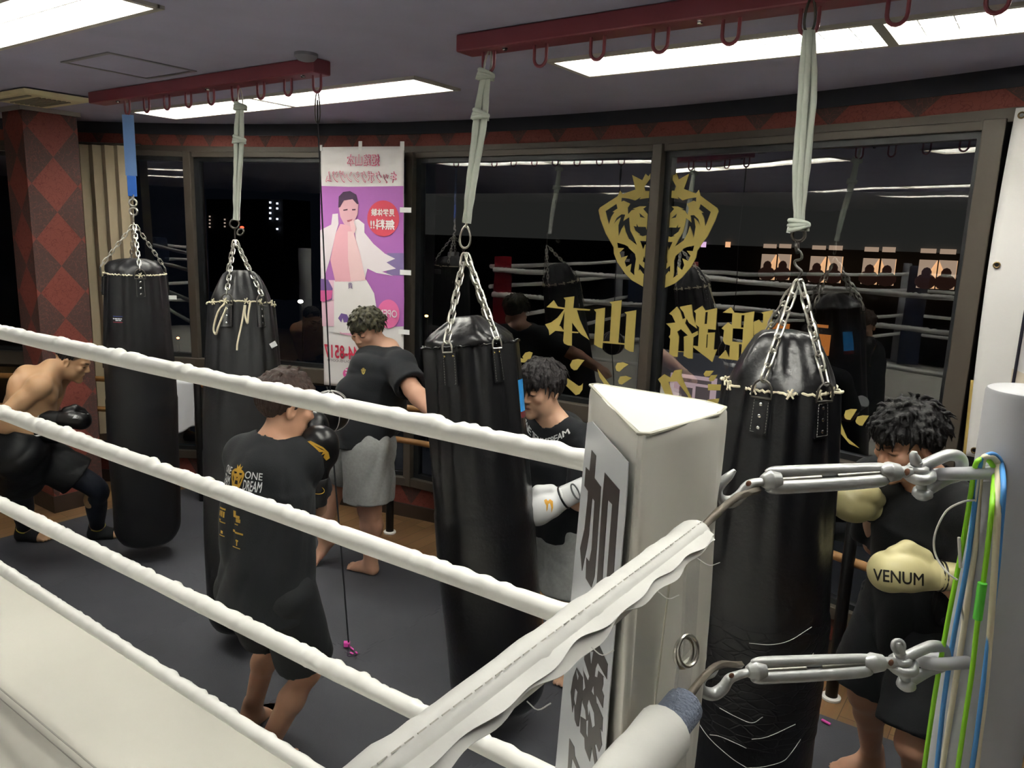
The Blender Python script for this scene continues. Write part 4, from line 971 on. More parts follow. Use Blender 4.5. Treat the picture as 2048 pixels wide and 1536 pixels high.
# cassette air conditioner
root = empty('air_conditioner', (-5.18, 2.29, ZC-.03), 'cream ceiling cassette air conditioner above the pillar, left edge', 'air conditioner')
g = G(); X0, X1, Y0, Y1 = -5.48, -4.905, 2.085, 2.475
g.hexa([(X0+.02, Y0+.02, ZC-.035), (X1-.02, Y0+.02, ZC-.035), (X1-.02, Y1-.02, ZC-.035), (X0+.02, Y1-.02, ZC-.035), (X0, Y0, ZC-.008), (X1, Y0, ZC-.008), (X1, Y1, ZC-.008), (X0, Y1, ZC-.008)])
ACM = M('cream_plastic', '#e3d9b0', .5); obj('panel', g, ACM, root, smooth=0, bevel=.008)
g = G()
for i in range(7): y = Y0+.12+i*.028; g.box((X0+.1, y, ZC-.041), (X1-.1, y+.014, ZC-.036))
obj('grille', g, M('grille_grey', '#8f8a78', .6), root, smooth=0)
g = G(); g.box((X0+.08, Y0+.05, ZC-.040), (X1-.08, Y0+.075, ZC-.036)); obj('vane', g, M('grille_grey', '#8f8a78', .6), root, smooth=0)
# access hatch
root = empty('ceiling_hatch', (-3.85, 2.1, ZC-.004), 'flush grey access hatch frame in the ceiling, upper left', 'hatch')
H_ = [onZ(x, y, ZC) for x, y in ((122, 124), (212, 102), (386, 140), (306, 158))]; x0, x1 = (H_[0][0]+H_[3][0])/2, (H_[1][0]+H_[2][0])/2; y0, y1 = (H_[0][1]+H_[1][1])/2, (H_[2][1]+H_[3][1])/2
g = G()
for a, b, c, d in ((x0, x1, y0, y0+.022), (x0, x1, y1-.022, y1), (x0, x0+.022, y0+.022, y1-.022), (x1-.022, x1, y0+.022, y1-.022)): g.box((a, c, ZC-.005), (b, d, ZC-.0005))
obj('hatch_frame', g, M('hatch_alu', '#8c8a90', .45, metal=.4), root, smooth=0)
g = G(); g.box((x0+.025, y0+.025, ZC-.003), (x1-.025, y1-.025, ZC-.0005)); obj('hatch_door', g, CEIL, root, smooth=0)
sd = onZ(612, 107, ZC); g = G(); g.lathe([(.05, 0), (.05, -.012), (.035, -.028), (.02, -.032)], sd, n=24); tag(obj('smoke_detector', g, M('detector_grey', '#8b8994', .6), smooth=40), 'round grey smoke detector on the ceiling above the left beam end', 'smoke detector')

# ---------------------------------------------------------------- window lettering and crest (seen from behind, so mirrored)
FILM = GOLD
def pane_pt(i, px, py):
    o, d, n, L, r = PANES[i]; return onP(px, py, o-n*.009, n)
def film(name, i, polys, root, mat=FILM):
    o, d, n, L, r = PANES[i]; base = o-n*.009; g = G()
    for loops in polys:
        Q = [[pane_pt(i, *p) for p in lp] for lp in loops]
        g.plate([[((q-o) @ d, q[2]) for q in lp] for lp in Q], lambda x, y: base+d*x+np.array([0, 0, y]), n*.0008)
    return obj(name, g, mat, root, smooth=0)
def zc(x0, y0, s): return lambda P: [(x0+x/s, y0+y/s) for x, y in P]
A_ = zc(1070, 560, 9.309); B_ = zc(1290, 590, 6.827); C_ = zc(1000, 690, 6.827); D_ = zc(1640, 760, 6.827)
HON = [A_([(533, 330), (733, 303), (712, 520), (1028, 545), (1018, 572), (780, 560), (830, 730), (900, 890), (1010, 1115), (870, 1020), (820, 968), (690, 790), (690, 955), (810, 968), (806, 990), (688, 985), (685, 1225), (610, 1215), (540, 1180), (525, 1130), (540, 960), (380, 945), (270, 1030), (255, 930), (188, 825), (300, 790), (420, 700), (545, 545), (215, 505), (350, 375), (425, 495), (555, 515), (568, 375)]), A_([(551, 575), (505, 720), (452, 855), (475, 858), (530, 935), (545, 700)])]
YAMA = [A_([(1098, 550), (1305, 515), (1270, 1140), (1390, 1142), (1430, 450), (1388, 410), (1615, 375), (1552, 1165), (1670, 1180), (1705, 640), (1665, 600), (1887, 560), (1835, 1340), (1760, 1330), (1672, 1275), (1670, 1205), (1400, 1182), (1262, 1168), (1255, 1275), (1180, 1250), (1100, 1200), (1138, 600)])]
LO1 = [A_([(330, 2000), (331, 2000), (331, 2001)])]
SHI = [[C_([(1575, 300), (1600, 245), (1680, 235), (1755, 265), (1690, 310), (1630, 365), (1590, 350)])], [C_([(1612, 490), (1640, 430), (1720, 420), (1800, 450), (1740, 490), (1665, 540), (1625, 530)])], [C_([(1330, 325), (1490, 530), (1570, 620), (1500, 640), (1420, 530), (1360, 440)])]]
NN = [[C_([(955, 270), (990, 205), (1060, 190), (1155, 207), (1110, 260), (1050, 340), (1010, 345), (970, 315)])], [C_([(880, 425), (1075, 560), (1110, 550), (1133, 520), (1125, 610), (1085, 670), (1035, 685), (885, 540), (780, 400), (800, 370)])]]
GU = [[C_([(230, 160), (320, 190), (306, 160), (345, 105), (400, 90), (447, 105), (420, 180), (500, 260), (420, 270), (350, 240), (280, 235), (300, 340), (290, 340)])]]
MICHI = [[B_([(330, 255), (437, 158), (480, 215), (515, 330), (550, 315), (525, 235), (480, 180), (478, 160), (637, 130), (655, 280), (710, 460), (600, 380), (570, 320), (548, 385), (640, 530), (720, 490), (725, 540), (660, 580), (650, 870), (590, 865), (525, 830), (530, 780), (450, 775), (445, 845), (390, 840), (330, 800), (345, 600), (325, 570), (345, 540), (350, 460), (330, 430), (288, 390), (415, 375), (370, 280)]), B_([(440, 500), (490, 465), (585, 550), (530, 570), (533, 770), (452, 765), (465, 570)])],
         [B_([(668, 220), (782, 147), (825, 212), (985, 178), (965, 475), (860, 465), (855, 515), (955, 510), (940, 745), (985, 742), (920, 915), (660, 715), (660, 690), (725, 700), (740, 440), (690, 400), (695, 250)]), B_([(825, 235), (858, 230), (845, 395), (812, 395)]), B_([(845, 540), (860, 535), (850, 720), (835, 720)])]]
HIME = [[B_([(1060, 240), (1175, 165), (1220, 240), (1340, 250), (1495, 222), (1480, 340), (1480, 600), (1455, 770), (1420, 915), (1310, 900), (1000, 860), (1100, 750), (1150, 855), (1160, 690), (1090, 670), (1065, 620), (1080, 480), (1045, 455), (1135, 370), (1185, 410), (1195, 250)]), B_([(1318, 275), (1360, 275), (1345, 445), (1310, 445)]), B_([(1200, 455), (1340, 462), (1330, 650), (1190, 635)]), B_([(1285, 670), (1325, 672), (1312, 875), (1278, 870)])],
        [B_([(1585, 240), (1745, 205), (1730, 400), (1795, 410), (1770, 420), (1730, 425), (1700, 600), (1680, 900), (1560, 880), (1500, 720), (1490, 600), (1484, 370), (1555, 335), (1590, 375), (1610, 380), (1615, 260)])]]
KU = [[B_([(175, 1150), (265, 1080), (350, 1130), (400, 1030), (510, 1015), (500, 1100), (540, 1200), (620, 1370), (700, 1560), (660, 1560), (580, 1370), (440, 1180), (320, 1185), (380, 1360), (420, 1500), (330, 1500), (270, 1345), (215, 1210)])]]
TSU = [[B_([(800, 1080), (830, 1035), (940, 1035), (880, 1110), (820, 1115)])], [B_([(870, 1150), (900, 1095), (990, 1090), (940, 1170), (890, 1180)])], [B_([(860, 1215), (1080, 1225), (1150, 1100), (1200, 1090), (1150, 1230), (1100, 1305), (860, 1300)])], [B_([(850, 1430), (1030, 1410), (960, 1536), (900, 1536)])]]
KI = [[D_([(205, 365), (280, 365), (255, 430), (290, 600), (370, 790), (535, 930), (400, 870), (290, 740), (215, 640), (150, 500)])], [D_([(330, 480), (350, 415), (420, 395), (505, 400), (465, 470), (415, 545), (370, 540), (340, 520)])], [D_([(485, 560), (510, 500), (580, 482), (670, 487), (620, 560), (580, 625), (540, 620), (495, 590)])],
      [D_([(1200, 420), (1360, 355), (1440, 345), (1520, 355), (1590, 425), (1530, 430), (1470, 480), (1380, 430), (1250, 480)])], [D_([(1450, 640), (1590, 590), (1640, 590), (1690, 565), (1690, 610), (1650, 660), (1610, 680), (1480, 700)])], [D_([(1450, 860), (1600, 830), (1725, 808), (1725, 860), (1680, 910), (1600, 935), (1480, 930)])]]
r2, r3 = PANES[3][4], PANES[4][4]
for k, P in enumerate((([HON]), ([YAMA]), SHI, NN, GU)): film('lettering', 3, P, r2)
for P in (MICHI, HIME, KU, TSU, KI): film('lettering', 4, P, r3)
a = zc(1150, 300, 5.851); z = zc(1200, 440, 8.533)
OUT = a([(1060, 115), (1155, 300), (1190, 268), (1215, 345), (1338, 275), (1275, 455), (1415, 510), (1450, 465), (1470, 535), (1665, 680), (1680, 715), (1640, 830), (1550, 1010), (1430, 1180)])+z([(1640, 640), (1560, 790), (1400, 980), (1280, 1080), (1100, 1160), (1020, 1225), (965, 1230)])+[(1325, 400)]+a([(1030, 480), (1165, 475), (1183, 425), (1050, 180)])
HO = [a([(1042, 575), (1130, 560), (1215, 575), (1200, 545), (1260, 590), (1340, 565), (1420, 555), (1418, 605), (1390, 592), (1310, 630), (1333, 680), (1318, 760), (1285, 710), (1245, 695), (1275, 690), (1200, 660), (1130, 660), (1160, 690), (1090, 768), (1036, 745), (1036, 700), (1060, 650), (1120, 612), (1110, 600), (1042, 597)]),
      a([(1470, 632), (1590, 725), (1555, 820), (1525, 895), (1510, 800), (1480, 735), (1505, 735), (1450, 690)]),
      a([(1350, 765), (1395, 762), (1445, 810), (1468, 885), (1440, 840), (1395, 795), (1412, 900), (1390, 1035), (1370, 950), (1345, 890), (1320, 970), (1270, 1060), (1170, 1130), (1210, 1050), (1265, 960), (1285, 880), (1300, 795), (1345, 830), (1362, 850)]),
      a([(1195, 740), (1180, 790), (1125, 800)]), a([(1032, 858), (1095, 855), (1070, 900), (1032, 918)]),
      z([(1185, 128), (1300, 130), (1335, 75), (1330, 130), (1378, 118), (1340, 200), (1250, 265), (1285, 270), (1210, 292), (1085, 245), (1128, 200), (1140, 220)]),
      z([(1040, 375), (1240, 375), (1172, 520), (1155, 430), (1140, 440), (1040, 435)]),
      z([(1610, 435), (1585, 530), (1480, 525), (1545, 610), (1505, 700), (1405, 655), (1440, 770), (1400, 858), (1325, 790), (1325, 930), (1250, 990), (1262, 900), (1262, 700), (1290, 610), (1400, 520), (1420, 490), (1480, 462)]),
      z([(1145, 635), (1150, 730), (1030, 795), (1030, 748), (1100, 730)]), z([(1200, 775), (1195, 900), (1175, 870), (1120, 940), (1040, 962), (1045, 860), (1120, 845)]), z([(1010, 1040), (1050, 1035), (1058, 1090), (1020, 1150), (1040, 1080), (1010, 1085)])]
film('crest', 4, [[OUT]+HO], r3)
# left half: the same outline mirrored about the post between the panes
o3, d3, n3, L3, _ = PANES[4]; o2, d2, n2, L2, _ = PANES[3]; g = G(); base = o2-n2*.009
mir = [[(L2-((pane_pt(4, *p)-o3) @ d3), pane_pt(4, *p)[2]) for p in lp] for lp in [OUT]+HO]
g.plate(mir, lambda x, y: base+d2*x+np.array([0, 0, y]), n2*.0008); obj('crest', g, FILM, r2, smooth=0)

# ---------------------------------------------------------------- advertising flag hanging in the second window, print seen from behind
p0, p1 = onArc(642, 295, AR-.17), onArc(808, 292, AR-.17); bd = nrm(np.array([*(p1-p0)[:2], 0])); bn = np.array([bd[1], -bd[0], 0]); BW = np.linalg.norm((p1-p0)[:2]); zt_ = (p0[2]+p1[2])/2; zb_ = onP(645, 769, p0, bn)[2]; BH = zt_-zb_
root = empty('advertising_flag', (p0+p1)/2*np.array([1, 1, 0])+np.array([0, 0, zb_]), 'tall white and purple advertising flag with mirrored print taped in the window', 'flag')
def fw(x, y, o=0.):      # x,y metres from the top left corner of the flag
    return p0*np.array([1, 1, 0])+bd*x+np.array([0, 0, zt_-y])+bn*(o+.010*sin(5*x+1.5*y)+.006*sin(3.1*y))
def fpx(px, py):         # pixel of the photograph -> flag metres
    q = onP(px, py, p0, bn); return ((q-p0) @ bd, zt_-q[2])
g = G(); g.grid(lambda u, v: fw(BW*u, BH*v), 24, 60, thick=-bn*.0012); obj('flag_cloth', g, M('flag_white', '#d5d2d2', .8), root, smooth=180)
LAY = [0]
def pr(name, pts, col, lay, closed=True):
    """printed area: polygon in flag metres, draped on the cloth by a fine grid of strips"""
    P = [fpx(*p) for p in pts]
    tri = tessellate_polygon([[Vector((x, y, 0)) for x, y in P]]); bm = bmesh.new(); vs = [bm.verts.new((x, y, 0)) for x, y in P]
    for t in tri:
        try: bm.faces.new([vs[i] for i in t])
        except ValueError: pass
    bmesh.ops.subdivide_edges(bm, edges=[e for e in bm.edges if e.calc_length() > .12], cuts=3, use_grid_fill=True); bmesh.ops.triangulate(bm, faces=bm.faces)
    bm.verts.ensure_lookup_table(); V = [fw(v.co.x, v.co.y, .001+.0014*lay) for v in bm.verts]; F = [[v.index for v in f.verts] for f in bm.faces]; bm.verts.index_update(); F = [[v.index for v in f.verts] for f in bm.faces]; bm.free()
    g = G(); g.add(V, F); return obj(name, g, M('print_'+col.lstrip('#'), col, .8), root, smooth=180)
e = zc(600, 270, 4.043)
def disc(cx, cy, rx, ry): return [(cx+rx*cos(t), cy+ry*sin(t)) for t in np.linspace(0, 2*pi, 33)[:-1]]
pr('printed_field', [(642, 372), (700, 374), (760, 373), (807, 372), (807, 600), (806, 653), (780, 654), (740, 652), (700, 590), (644, 560), (643, 450)], '#a765ae', 0)
pr('printed_field', [(644, 560), (700, 560), (700, 654), (646, 652)], '#dcb6c6', 1)
pr('printed_field', e([(705, 955), (838, 955), (838, 1140), (700, 1130)]), '#7d6b9a', 1)
pr('printed_robe', e([(275, 640), (320, 635), (325, 720), (300, 800), (255, 1000), (200, 1170), (180, 1160), (175, 770), (265, 725)]), '#d8cdd2', 2)
pr('printed_robe', e([(440, 690), (480, 680), (530, 720), (530, 790), (600, 880), (690, 960), (770, 1000), (700, 1030), (775, 1080), (665, 1105), (755, 1140), (620, 1115), (550, 1080), (530, 1160), (470, 900)]), '#dbd2d6', 2)
pr('printed_skin', e([(300, 800), (340, 720), (430, 730), (450, 800), (500, 980), (535, 1175), (420, 1185), (295, 1185), (258, 1010)]), '#dba3ae', 3)
pr('printed_skin', e([(400, 780), (440, 780), (500, 980), (535, 1175), (420, 1185), (400, 1000)]), '#e0bdbf', 4)
pr('printed_head', e([(325, 570), (335, 500), (400, 460), (470, 490), (485, 560), (480, 640), (450, 700), (415, 740), (370, 720), (340, 660)]), '#d3a3ad', 4)
pr('printed_hair', e([(325, 590), (328, 500), (365, 462), (420, 455), (470, 485), (488, 560), (475, 560), (440, 520), (370, 530), (340, 585)]), '#4b3550', 5)
for P in ([(365, 605), (400, 598), (400, 610), (367, 615)], [(435, 600), (465, 598), (463, 610), (437, 612)]): pr('printed_eye', e(P), '#5b3c4c', 5)
pr('printed_mouth', e([(395, 690), (440, 680), (430, 700), (400, 705)]), '#a8626c', 5)
pr('printed_hand', e([(418, 700), (445, 690), (470, 760), (450, 800), (430, 770)]), '#dfb6ba', 6)
pr('printed_trunks', e([(285, 1180), (420, 1183), (540, 1170), (600, 1280), (620, 1420), (590, 1536), (560, 1600), (280, 1600)]), '#ddd9d8', 3)
pr('printed_glove', e([(178, 1160), (240, 1170), (275, 1240), (270, 1330), (200, 1350), (178, 1330)]), '#70568f', 4)
pr('printed_glove', e([(178, 1255), (275, 1255), (265, 1320), (200, 1350), (178, 1340)]), '#c85a90', 5)
pr('printed_mark', e([(315, 1480), (340, 1440), (385, 1450), (410, 1510), (360, 1515), (350, 1480), (340, 1515)]), '#6a4f8c', 5)
pr('printed_disc', disc(768, 437, 31, 36), '#cf4a5c', 3)
pr('printed_disc', disc(776, 628, 22, 29), '#dd6ba0', 3)
pr('printed_disc', disc(703, 747, 17.5, 13), '#d95b9c', 3)
pr('printed_swoosh', [(680, 664), (705, 667), (745, 671), (700, 671), (682, 668)], '#d9a3bd', 3)
def ptext(s, cx, cy, w, h, col, lay=6, bold=.0, name='lettering'):
    (x, y), (x2, y2), (x3, y3) = fpx(cx, cy), fpx(cx+w, cy), fpx(cx, cy+h); g = G()
    put_text(g, s, lambda u, v: fw(x+u, y-v, .001+.0014*lay), w=hypot(x2-x, y2-y)*1., h=y3-y, bold=bold, mirror=True); return obj(name, g, M('print_'+col.lstrip('#'), col, .8), root, smooth=0)
ptext('姫路山本', 729, 321, 66, 24, '#c73e6d', 5, .05); ptext('姫路山本', 729, 321, 62, 21, '#e6dcdf', 6, .005)
ptext('キックボクシングジム', 723, 354, 146, 25, '#c73e6d', 5, .055); ptext('キックボクシングジム', 723, 354, 143, 22, '#e6dcdf', 6, .005)
ptext('見学体験', 768, 425, 46, 15, '#efe6e6', 6, .03); ptext('無料!!', 767, 449, 48, 21, '#efe6e6', 6, .04); ptext('OPEN', 775, 627, 38, 15, '#eadfe6', 6, .02)
ptext('2044-8517', 693, 705, 88, 27, '#cf3550', 6, .03); ptext('ng1ng@icloud.com', 706, 724, 102, 10, '#8c8a8e', 6); ptext('3F', 702, 747, 22, 16, '#f1dfe8', 7, .03); ptext('貴', 703, 571, 9, 12, '#6a4f8c', 6)
for k, (px, py, w, h) in enumerate(((643, 296, 5, 12), (723, 292, 7, 18), (805, 292, 8, 18))):
    x, y = fpx(px, py); x2, y2 = fpx(px+w, py+h); g = G(); P = [fw(x+(x2-x)*(i-.5), y+(y2-y)*(j-.5), .004) for j in (0, 1) for i in (0, 1)]; g.hexa([P[0], P[1], P[3], P[2]]+[p+bn*.002 for p in (P[0], P[1], P[3], P[2])]); obj('tape_tab', g, M('tab_white', '#dfdfdd', .6), root, smooth=0)
for px, py in ((811, 420), (811, 545), (808, 664)):
    c = onP(px, py, p0+bn*.003, bn); g = G(); g.obox(c, bd, (0, 0, 1), bn, .043, .017, .0012); obj('side_tab', g, MATS['tab_white'], root, smooth=0)

# ---------------------------------------------------------------- vinyl banner at the right end
q0 = onP(2032, 216, (0, 3.76, 0), (0, 1, 0)); q1 = onP(1936, 912, (0, 3.76, 0), (0, 1, 0)); vx = nrm(np.array([1, -.12, 0])); vn = np.array([-.12, -1, 0]); vn /= np.linalg.norm(vn)
root = empty('vinyl_banner', (q0[0]+.6, 3.7, q1[2]), 'white vinyl banner with grommets hanging beside the windows, right edge', 'banner')
VH = q0[2]-q1[2]
def vb(x, y, o=0.): return np.array([q0[0], 3.76, q0[2]-y])+vx*(x-.02*sin(1.9*y)*(1-x))+vn*(o+.012*sin(6*x+2*y)+.010*sin(4.3*y))+np.array([(q1[0]-q0[0])*y/VH, 0, 0])
g = G(); g.grid(lambda u, v: vb(1.1*u, VH*v), 40, 50, thick=-vn*.0015); obj('banner_sheet', g, M('banner_vinyl', '#d5d3d1', .45, spec=.4), root, smooth=180)
g = G(); g.grid(lambda u, v: vb(-.012+.05*u, VH*(.77+.23*v), -.004), 4, 20, thick=-vn*.0015); obj('banner_backing', g, M('brown_paper', '#a58c4c', .7), root, smooth=180)
for x, y in ((.025, .03), (.03, .62), (.03, VH-.03)):
    g = G(); ring(g, vb(x, y, .004), vn, .011, .0035); obj('grommet', g, M('grommet', '#6d5a3a', .4, metal=.7), root)
    g = G(); g.lathe([(.0, 0), (.009, 0), (.009, .001)], vb(x, y, .002), vn, n=14); obj('grommet_hole', g, BLACK, root)
g = G(); g.tube([vb(x, y, .006) for x, y in ((.16, .45), (.15, .8), (.138, 1.15), (.13, 1.32))], .006, 8); obj('lacing_cord', g, M('dark_cord', '#1c1a2a', .7), root)
g = G(); g.grid(lambda u, v: vb(.13+.22*u, 1.02+.02+.30*v*(.3+.7*u)+.08*u, .003), 8, 8); obj('printed_mark', g, M('print_faint', '#c9bfae', .6), root, smooth=180)

# ---------------------------------------------------------------- outside at night
NW = M('night_wall', '#3c3d3c', .9); ND = M('night_dark', '#0d0f13', .9)
YO = 30.
def fo(px, py): return onY(px, py, YO)
def rect(px0, py0, px1, py1): a, b = fo(px0, py0), fo(px1, py1); return min(a[0], b[0]), max(a[0], b[0]), min(a[2], b[2]), max(a[2], b[2])
root = empty('building', (-8, YO+2, -8), 'dark building across the street with curtained lit windows', 'building')
zb0 = fo(1720, 500)[2]; ztop = fo(1400, 400)[2]
g = G(); g.box((-34, YO, -9), (9, YO+6, zb0)); obj('wall', g, ND, root, smooth=0)
g = G(); g.box((-34, YO-.6, zb0), (9, YO+6, zb0+2.0)); obj('fascia', g, M('fascia_grey_glow', '#4a4a47', .9, emit=('#4a4a47', .11)), root, smooth=0)  # street light on the fascia put in as a faint glow of its colour
LW = M('lit_room', '#d9b58c', .9, emit=('#c79a70', .62)); LC = M('lit_curtain', '#c9b39a', .9, emit=('#a98f7a', .42)); LO_ = M('lit_orange', '#b8743a', .9, emit=('#a3602a', .42)); LP = M('lit_person', '#4a3028', .9, emit=('#4a3028', .1))
for k, (xa, xb_, y0, y1, y2, y3) in enumerate(((1539, 1563, 488, 497, 508, 559), (1570, 1592, 488, 497, 508, 559), (1635, 1660, 491, 500, 512, 564), (1668, 1693, 491, 501, 512, 565), (1738, 1764, 494, 504, 516, 568), (1773, 1797, 494, 505, 517, 570), (1848, 1877, 497, 507, 519, 576), (1886, 1916, 498, 509, 520, 578))):
    f = empty('tmp', (0, 0, 0)); bpy.data.objects.remove(f)
    x0, x1, z0, z1 = rect(xa-2, y2, xb_-4, y3); g = G(); g.box((x0, YO-.72, z0), (x1, YO-.65, z1)); wo = obj('lit_window', g, LW, root, smooth=0)
    tx0, tx1, tz0, tz1 = rect(xa, y0, xb_, y1); g = G(); g.box((tx0, YO-.72, tz0), (tx1, YO-.65, tz1)); obj('transom', g, LC, wo, smooth=0)
    s = k % 2; g = G(); zm = z0+(z1-z0)*.38
    P = [(x0, z1), (x1, z1), (x1 if s else x0+.45*(x1-x0), zm+.0), (x1 if s else x0+.25*(x1-x0), z0), (x1-.2*(x1-x0) if s else x0, z0), (x1-.45*(x1-x0) if s else x0, zm)]
    g.plate([P], lambda x, y: np.array([x, YO-.80, y]), (0, .02, 0)); obj('window_curtain', g, LC, wo, smooth=0)
    g = G(); zs = z0+(z1-z0)*.22; g.box((x0, YO-.86, zs), (x1, YO-.82, zs+.02)); g.ball(((x0+x1)/2, YO-.84, zs+.30), (.16, .05, .2), 10); g.ball(((x0+x1)/2, YO-.84, zs+.02), (.34, .06, .26), 10); obj('diner', g, LP, wo)
for xa, xb_, ya, yb_ in ((1548, 1578, 645, 672), (1632, 1657, 648, 656), (1631, 1658, 667, 711)):
    x0, x1, z0, z1 = rect(xa, ya, xb_, yb_); g = G(); g.box((x0, YO-.12, z0), (x1, YO-.05, z1)); obj('lit_window', g, LO_, root, smooth=0)
for xa, col in ((1420, '#c9a3c4'), (1468, '#cf9a72')):
    x0, x1, z0, z1 = rect(xa-4, 484, xa+4, 495); g = G(); g.box((x0, YO-.72, z0), (x1, YO-.65, z1)); obj('wall_sign', g, M('sign_'+col.lstrip('#'), col, .7, emit=(col, .75)), root, smooth=0)
# entrance below: its light is put into glowing wall and door colours
root = empty('entrance', (fo(1385, 760)[0], YO-1, fo(1385, 830)[2]), 'pale double door entrance lit from above across the street', 'entrance')
x0, x1, z0, z1 = rect(1300, 690, 1500, 840); g = G(); g.box((x0, YO-1.1, z0-2), (x1, YO-.7, z1)); obj('porch_wall', g, M('porch_grey_glow', '#55565a', .9, emit=('#5a5b60', .13)), root, smooth=0)
x0, x1, z0, z1 = rect(1366, 738, 1448, 830); g = G(); g.box((x0, YO-1.25, z0-2), (x1, YO-1.15, z1)); obj('door_surround', g, M('door_pale_glow', '#b9a3a6', .9, emit=('#b9a0a4', .42)), root, smooth=0)
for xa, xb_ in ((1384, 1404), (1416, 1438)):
    x0, x1, z0, z1 = rect(xa, 764, xb_, 830); g = G(); g.box((x0, YO-1.32, z0-2), (x1, YO-1.27, z1)); obj('door_panel', g, M('door_dim_glow', '#7d6f70', .9, emit=('#7d6f70', .2)), root, smooth=0)
x0, x1, z0, z1 = rect(1372, 752, 1446, 755); g = G(); g.box((x0, YO-1.32, z0), (x1, YO-1.27, z1)); obj('door_lintel', g, MATS['door_dim_glow'], root, smooth=0)
# far tower with window lights, street lamps
def glow(px, py, Y, r): 
    c = onY(px, py, Y); return c, r*np.linalg.norm(c-EYE)/FPX
root = empty('tower', onY(540, 470, 70)*np.array([1, 1, 0])+np.array([0, 0, -8]), 'distant tower block with columns of lit windows', 'tower')
a, b = onY(410, 398, 70), onY(565, 470, 70); g = G(); g.box((a[0], 70.2, -8), (b[0], 75, a[2])); obj('tower_wall', g, ND, root, smooth=0)
for px, ys, col in ((541, (405, 416, 426, 437), 'w'), (555, (407, 417, 438, 458), 'w'), (420, (433, 440, 447, 454), 'd'), (450, (439, 446, 453), 'd')):
    for py in ys: c, r = glow(px, py, 70, 1.7 if col == 'w' else 1.4); g = G(); g.box(c-r, c+r*np.array([1, .2, 1])); obj('lit_window', g, M('far_white', '#ffffff', .9, emit=('#e6ecff', 1.0)) if col == 'w' else M('far_dim', '#ffffff', .9, emit=('#b9a090', .35)), root, smooth=0)
def lamp(px, py, Y, r, col, s, label):
    c, R = glow(px, py, Y, r); root = empty('street_lamp', (c[0], c[1], -8), label, 'lamp'); g = G(); g.ball(c, (R*1.3, R, R*.8), 10); obj('lamp_head', g, M('lamp_'+col.lstrip('#'), '#ffffff', .8, emit=(col, s)), root)
    g = G(); g.tube([(c[0]+R, c[1], -8), (c[0]+R, c[1], c[2]-R*.6), (c[0], c[1], c[2])], R*.25, 6); obj('lamp_pole', g, M('lamp_pole', '#5a5a5a', .6), root)
lamp(601, 603, 24, 4.5, '#fff6e0', 9, 'bright white street lamp beyond the second window'); lamp(356, 676, 30, 2.6, '#ff9a60', 3, 'small orange light low outside the left window'); lamp(484, 455, 60, 3.4, '#ff4a30', 1.6, 'red light outside beside the second rope'); lamp(853, 632, 26, 3.2, '#ffb060', 4, 'orange street lamp beyond the third window'); lamp(957, 690, 27, 1.6, '#ffd0a0', 1.5, 'small pale light low beyond the third window')
# ---------------------------------------------------------------- people
def V3(*a): return np.array(a, float)
def frame(fwd, up=(0, 0, 1)):
    f = nrm(fwd); r = nrm(np.cross(f, up)); u = np.cross(r, f); return r, f, u
def skin_mat(name, col):
    m = M(name, col, .48, spec=.4); nt, b = nodes_of(m); a = nt.nodes.new('ShaderNodeVertexColor'); a.layer_name = 'tone'; nt.links.new(a.outputs['Color'], b.inputs['Base Color'])
    b.inputs['Subsurface Weight'].default_value = .08; b.inputs['Subsurface Radius'].default_value = (.02, .008, .005); return m
def folds(seed, amp, sc=18.):
    rs = np.random.default_rng(seed); W_ = [(nrm(rs.normal(size=3)*V3(1, 1, .75)), rs.uniform(0, 6), rs.uniform(.55, 1.7), rs.normal(size=3)) for _ in range(6)]
    def fn(x, y, z):
        d = 0
        for w, p, s, e in W_:
            q = (x*w[0]+y*w[1]+z*w[2])*sc*s+p; q = q+1.5*np.sin((x*e[0]+y*e[1]+z*e[2])*sc*.35+p); m = .5+.5*np.sin((x*e[1]-y*e[2]+z*e[0])*sc*.28+2*p)
            d = d+(1-2*np.abs(np.sin(q))**.7)*m
        return amp*d/2.2
    return fn

